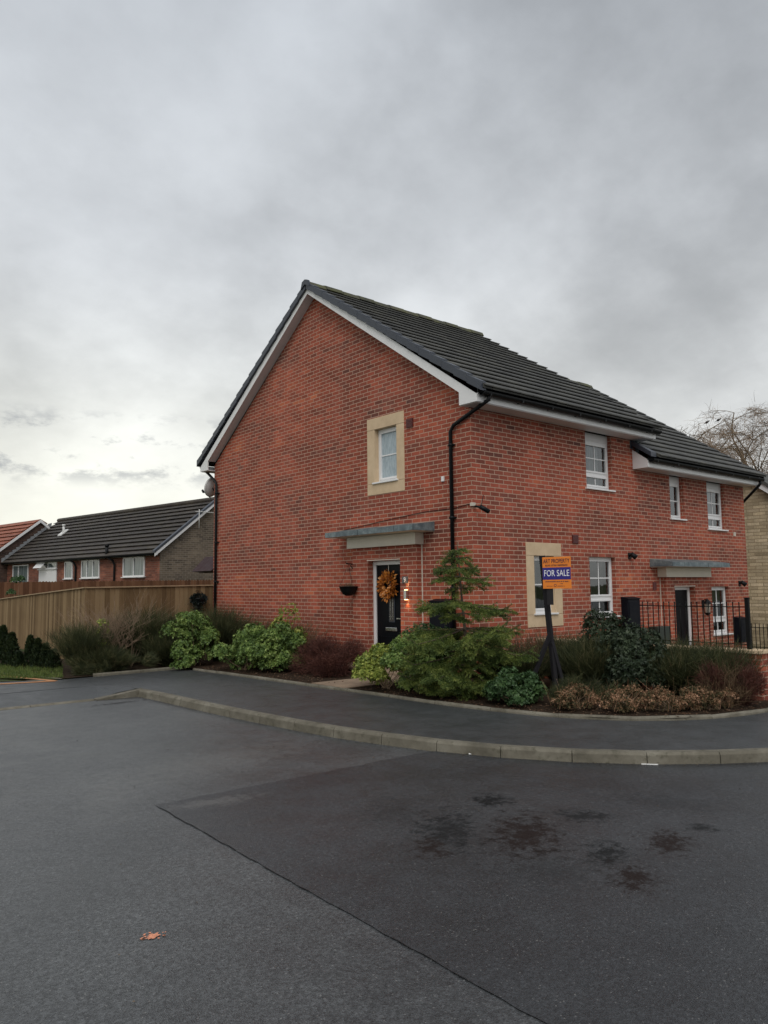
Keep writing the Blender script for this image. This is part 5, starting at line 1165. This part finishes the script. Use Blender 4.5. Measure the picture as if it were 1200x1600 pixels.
# small plant tops between the fences
rosette_bush('leafy_shrub', 'small green shrub top showing between the two fences', (-2.3, 17.5), .5, .5, 1.72, M['midgreen'], 300, .06, .03, 7, k=6, zc=.8)

# ------------------------------------------------------------------ wreath, hanging basket, sign
wr = thing('door_wreath', 'orange autumn leaf wreath hanging on the black front door', 'wreath', (-.02, 2.14, 1.53))
n = 520; a = RNG.uniform(0, 6.283, n); rr = .140 + RNG.normal(size=n) * .038; P = np.stack([-.03 + RNG.normal(size=n) * .02, 2.13 + np.cos(a) * rr, 1.53 + np.sin(a) * rr * 1.12], 1)
D = np.stack([-.5 + RNG.normal(size=n) * .4, np.cos(a), np.sin(a)], 1) + RNG.normal(size=(n, 3)) * .6
V, F = leaves(P, D, np.stack([np.full(n, -1.), RNG.normal(size=n) * .5, RNG.normal(size=n) * .5], 1), RNG.uniform(.05, .095, n), RNG.uniform(.03, .055, n), .12); V[:, 0] = np.minimum(V[:, 0], .004); npmesh('leaves', V, F, M['wreath'], wr)
mb = MB(); mb.bar((.0, 2.13, 1.70), (.0, 2.13, 1.90), .010, .004); mb.build('hanging_string', M['cream'], wr)
br = thing('basket_bracket', 'black iron wall bracket holding the hanging basket', 'bracket', (0, 3.28, 1.9))
YB = 3.03
mb = MB(); mb.box((-.014, YB - .015, 1.74), (-.001, YB + .015, 1.99)); mb.bar((-.01, YB, 1.93), (-.27, YB + .02, 1.95), .02); mb.tube([(-.01, YB, 1.78), (-.10, YB, 1.83), (-.19, YB + .01, 1.92)], .010, 5); mb.tube([(-.27, YB + .02, 1.95), (-.285, YB + .02, 1.975), (-.27, YB + .02, 1.99)], .006, 5); mb.build('iron_arm', M['iron'], br)
hb = thing('hanging_basket', 'black hanging basket with withered plants, left of the front door', 'basket', (-.25, YB, 1.5))
cx, cy = -.25, YB - .02
mb = MB(); mb.lathe((cx, cy, 1.34), [(.05, .0), (.11, .03), (.155, .10), (.175, .165), (.185, .172), (.175, .178), (.15, .16), (.0, .15)], 20); mb.build('bowl', M['black'], hb)
mb = MB()
for k in range(3):
    a = k * 2.09 + .3; mb.tube([(cx + .17 * math.cos(a), cy + .17 * math.sin(a), 1.515), (cx, cy, 1.93)], .0025, 4, False)
mb.build('chain', M['iron'], hb)
n = 260; P = np.stack([cx + RNG.normal(size=n) * .07, cy + RNG.normal(size=n) * .07, np.full(n, 1.50)], 1); V, F = blades(P, RNG.normal(size=(n, 3)) * .5 + np.array([0, 0, 1.]), RNG.uniform(.03, .10, n), .006, RNG.normal(size=(n, 3)) * .3, seg=2); npmesh('withered_plants', V, F, M['drystem'], hb)

sg = thing('for_sale_sign', 'orange and blue FOR SALE board on a leaning dark timber post', 'sign', (-.80, -1.98, .02))
pb_, pt_ = Vector((-.70, -2.12, .0)), Vector((-.83, -2.04, 1.90))
mb = MB(); mb.bar(pb_, pt_, .07, .05, up=(1, 0, 0)); mb.build('post', M['post'], sg, bevel=.004)
for (a, b, w) in [((-.775, -2.10, .86), (-1.02, -1.86, .04), .06), ((-.775, -2.13, .74), (-.72, -2.30, .02), .045), ((-.775, -2.13, .68), (-.80, -2.20, .0), .055), ((-.735, -2.09, .66), (-.55, -2.14, .02), .045)]:
    mb = MB(); mb.bar(a, b, w, w * .6, up=(.3, 1, 0)); mb.build('brace', M['post'], sg, bevel=.004)
# board: its plane runs along -Y, facing the road (-X)
bd = Vector((.06, -1, 0)).normalized(); bn = Vector((-1, -.06, 0)).normalized(); o0 = Vector((-.87, -2.08, 0)); BW = .44; zt, zb_ = 1.875, 1.455
def brd(name, u0, u1, z0, z1, mt, parent, th=.006, off=0.):
    mb = MB(); p = o0 + bd * u0 + bn * off; p.z = z0; q = o0 + bd * u1 + bn * off; q.z = z0; mb.prism([p, q, q + Vector((0, 0, z1 - z0)), p + Vector((0, 0, z1 - z0))], bn * th); return mb.build(name, mt, parent)
board = brd('board', 0, BW, zb_, zt, M['sign_orange'], sg)
brd('blue_band', 0.002, BW - .002, 1.575, 1.735, M['sign_blue'], board, .0015, .0065)
brd('batten', .05, .14, 1.24, 1.87, M['post'], sg, .018, -.022)
rz = math.atan2(bd.y, bd.x)
def stext(s, size, mt, u, z, sx=1., nm='lettering'):
    p = o0 + bd * u + bn * .0095; return text(s, nm, size, mt, board, (p.x, p.y, z), (R(90), 0, rz), .0008, sx)
stext('FOR SALE', .118, M['sign_white'], BW / 2, 1.655, .79)
stext('ART PROPERTY', .078, M['sign_ink'], BW / 2, 1.818, .76)
stext('SELLING  LETTING  MAINTENANCE', .032, M['sign_ink'], BW / 2, 1.763, .69)
# rows too small to read in the photograph: short strokes of ink
mb = MB(); rs = random.Random(4)
for (z_, a, b, hh) in ((1.548, .04, .41, .014), (1.520, .27, .31, .010), (1.488, .06, .16, .009), (1.488, .23, .33, .009)):
    u = a
    while u < b:
        w_ = rs.uniform(.006, .012)
        p = o0 + bd * u + bn * .0065; p.z = z_ - hh / 2; q = o0 + bd * (u + w_ * .7) + bn * .0065; q.z = p.z; mb.prism([p, q, q + Vector((0, 0, hh * rs.uniform(.7, 1))), p + Vector((0, 0, hh))], bn * .001); u += w_ + (.008 if rs.random() < .15 else .001)
p = o0 + bd * .195 + bn * .0065; mb.lathe((p.x, p.y, 1.497), [(.020, 0), (.020, .001), (.014, .001), (.014, 0)], 14, axis=tuple(bn)); mb.build('small_print', M['sign_ink'], board)

# ------------------------------------------------------------------ bare tree and its birds
def bare_tree(pos, seed):
    rs = random.Random(seed); t = thing('bare_tree', 'large leafless tree with drooping twigs behind the houses at right', 'tree', pos); mb = MB(); fine = []
    def grow(p, d, l, r_, lv):
        seg = 3 if lv > 2 else 2; pts = [p.copy()]; q = p.copy(); dd = d.copy()
        for _ in range(seg):
            dd = (dd + Vector((rs.gauss(0, .16), rs.gauss(0, .16), rs.gauss(.02 if lv > 2 else -.14, .13)))).normalized(); q = q + dd * l / seg; pts.append(q.copy())
        mb.tube(pts, [r_ * (1 - .35 * i / seg) for i in range(seg + 1)], 6 if lv > 3 else (4 if lv > 1 else 3), False)
        if lv <= 1: fine.extend([tuple(q_) for q_ in pts[1:]])
        if lv == 0: return
        nb_ = rs.choice((2, 3, 3)) if lv > 2 else rs.choice((3, 4))
        for k in range(nb_):
            i = rs.randint(1, seg); a = pts[i]; sp = .55 if lv > 3 else .75
            nd = (dd + Vector((rs.gauss(0, sp), rs.gauss(0, sp), rs.gauss(.12 if lv > 2 else -.15, .4)))).normalized(); grow(a, nd, l * rs.uniform(.58, .82), r_ * rs.uniform(.5, .68), lv - 1)
    base = Vector(pos)
    mb.tube([base, base + Vector((.1, .1, 3.0)), base + Vector((.15, .0, 4.2))], [.34, .27, .24], 10, False)
    for k in range(6):
        a = k * 6.283 / 6 + rs.uniform(-.3, .3); grow(base + Vector((.15, 0, 3.6 + rs.uniform(-.6, .6))), Vector((math.cos(a) * .9, math.sin(a) * .9, rs.uniform(.7, 1.3))).normalized(), rs.uniform(3.0, 3.7), .15, 6)
    mb.build('branches', M['willow'], t)
    F0 = np.array(fine); n = int(len(F0) * 1.3); i = RNG.integers(0, len(F0), n); P = F0[i] + RNG.normal(size=(n, 3)) * .05
    D = RNG.normal(size=(n, 3)) * .75 + np.array([0, 0, .1]); V, F = blades(P, D, RNG.uniform(.35, 1.1, n), .013, np.array([0, 0, -.45]) + RNG.normal(size=(n, 3)) * .12, seg=3)
    npmesh('twigs', V, F, M['twig'], t); return t
bare_tree((25.3, 7.9, -.7), 12)
def bird(px, py, depth, lab):
    c = CAM_C + ray(px, py) * depth; t = thing('bird', lab, 'bird', tuple(c), 0, 'dark birds perched in the bare tree'); mb = MB()
    ax_b = Vector((.7, -.6, .55)).normalized(); mb.lathe(c - ax_b * .09, [(.0, .0), (.02, .02), (.05, .07), (.056, .11), (.04, .155), (.024, .17), (.033, .195), (.03, .22), (.0, .245)], 12, axis=tuple(ax_b))
    mb.prism([c - ax_b * .07 + Vector((0, 0, .01)), c - ax_b * .17 + Vector((.01, .01, -.01)), c - ax_b * .17 + Vector((-.02, -.01, -.01)), c - ax_b * .07 + Vector((-.02, -.02, -.01))], (0, 0, .012))
    mb.tube([c + ax_b * .13, c + ax_b * .13 + Vector((.04, -.03, .0))], [.010, .002], 6); mb.tube([c - ax_b * .02, c + Vector((0, 0, -.14))], .006, 4)
    mb.build('body', M['bird'], t)
bird(1104, 660, 33.5, 'left of two dark birds perched in the bare tree'); bird(1122, 656.5, 33.5, 'right of two dark birds perched in the bare tree')
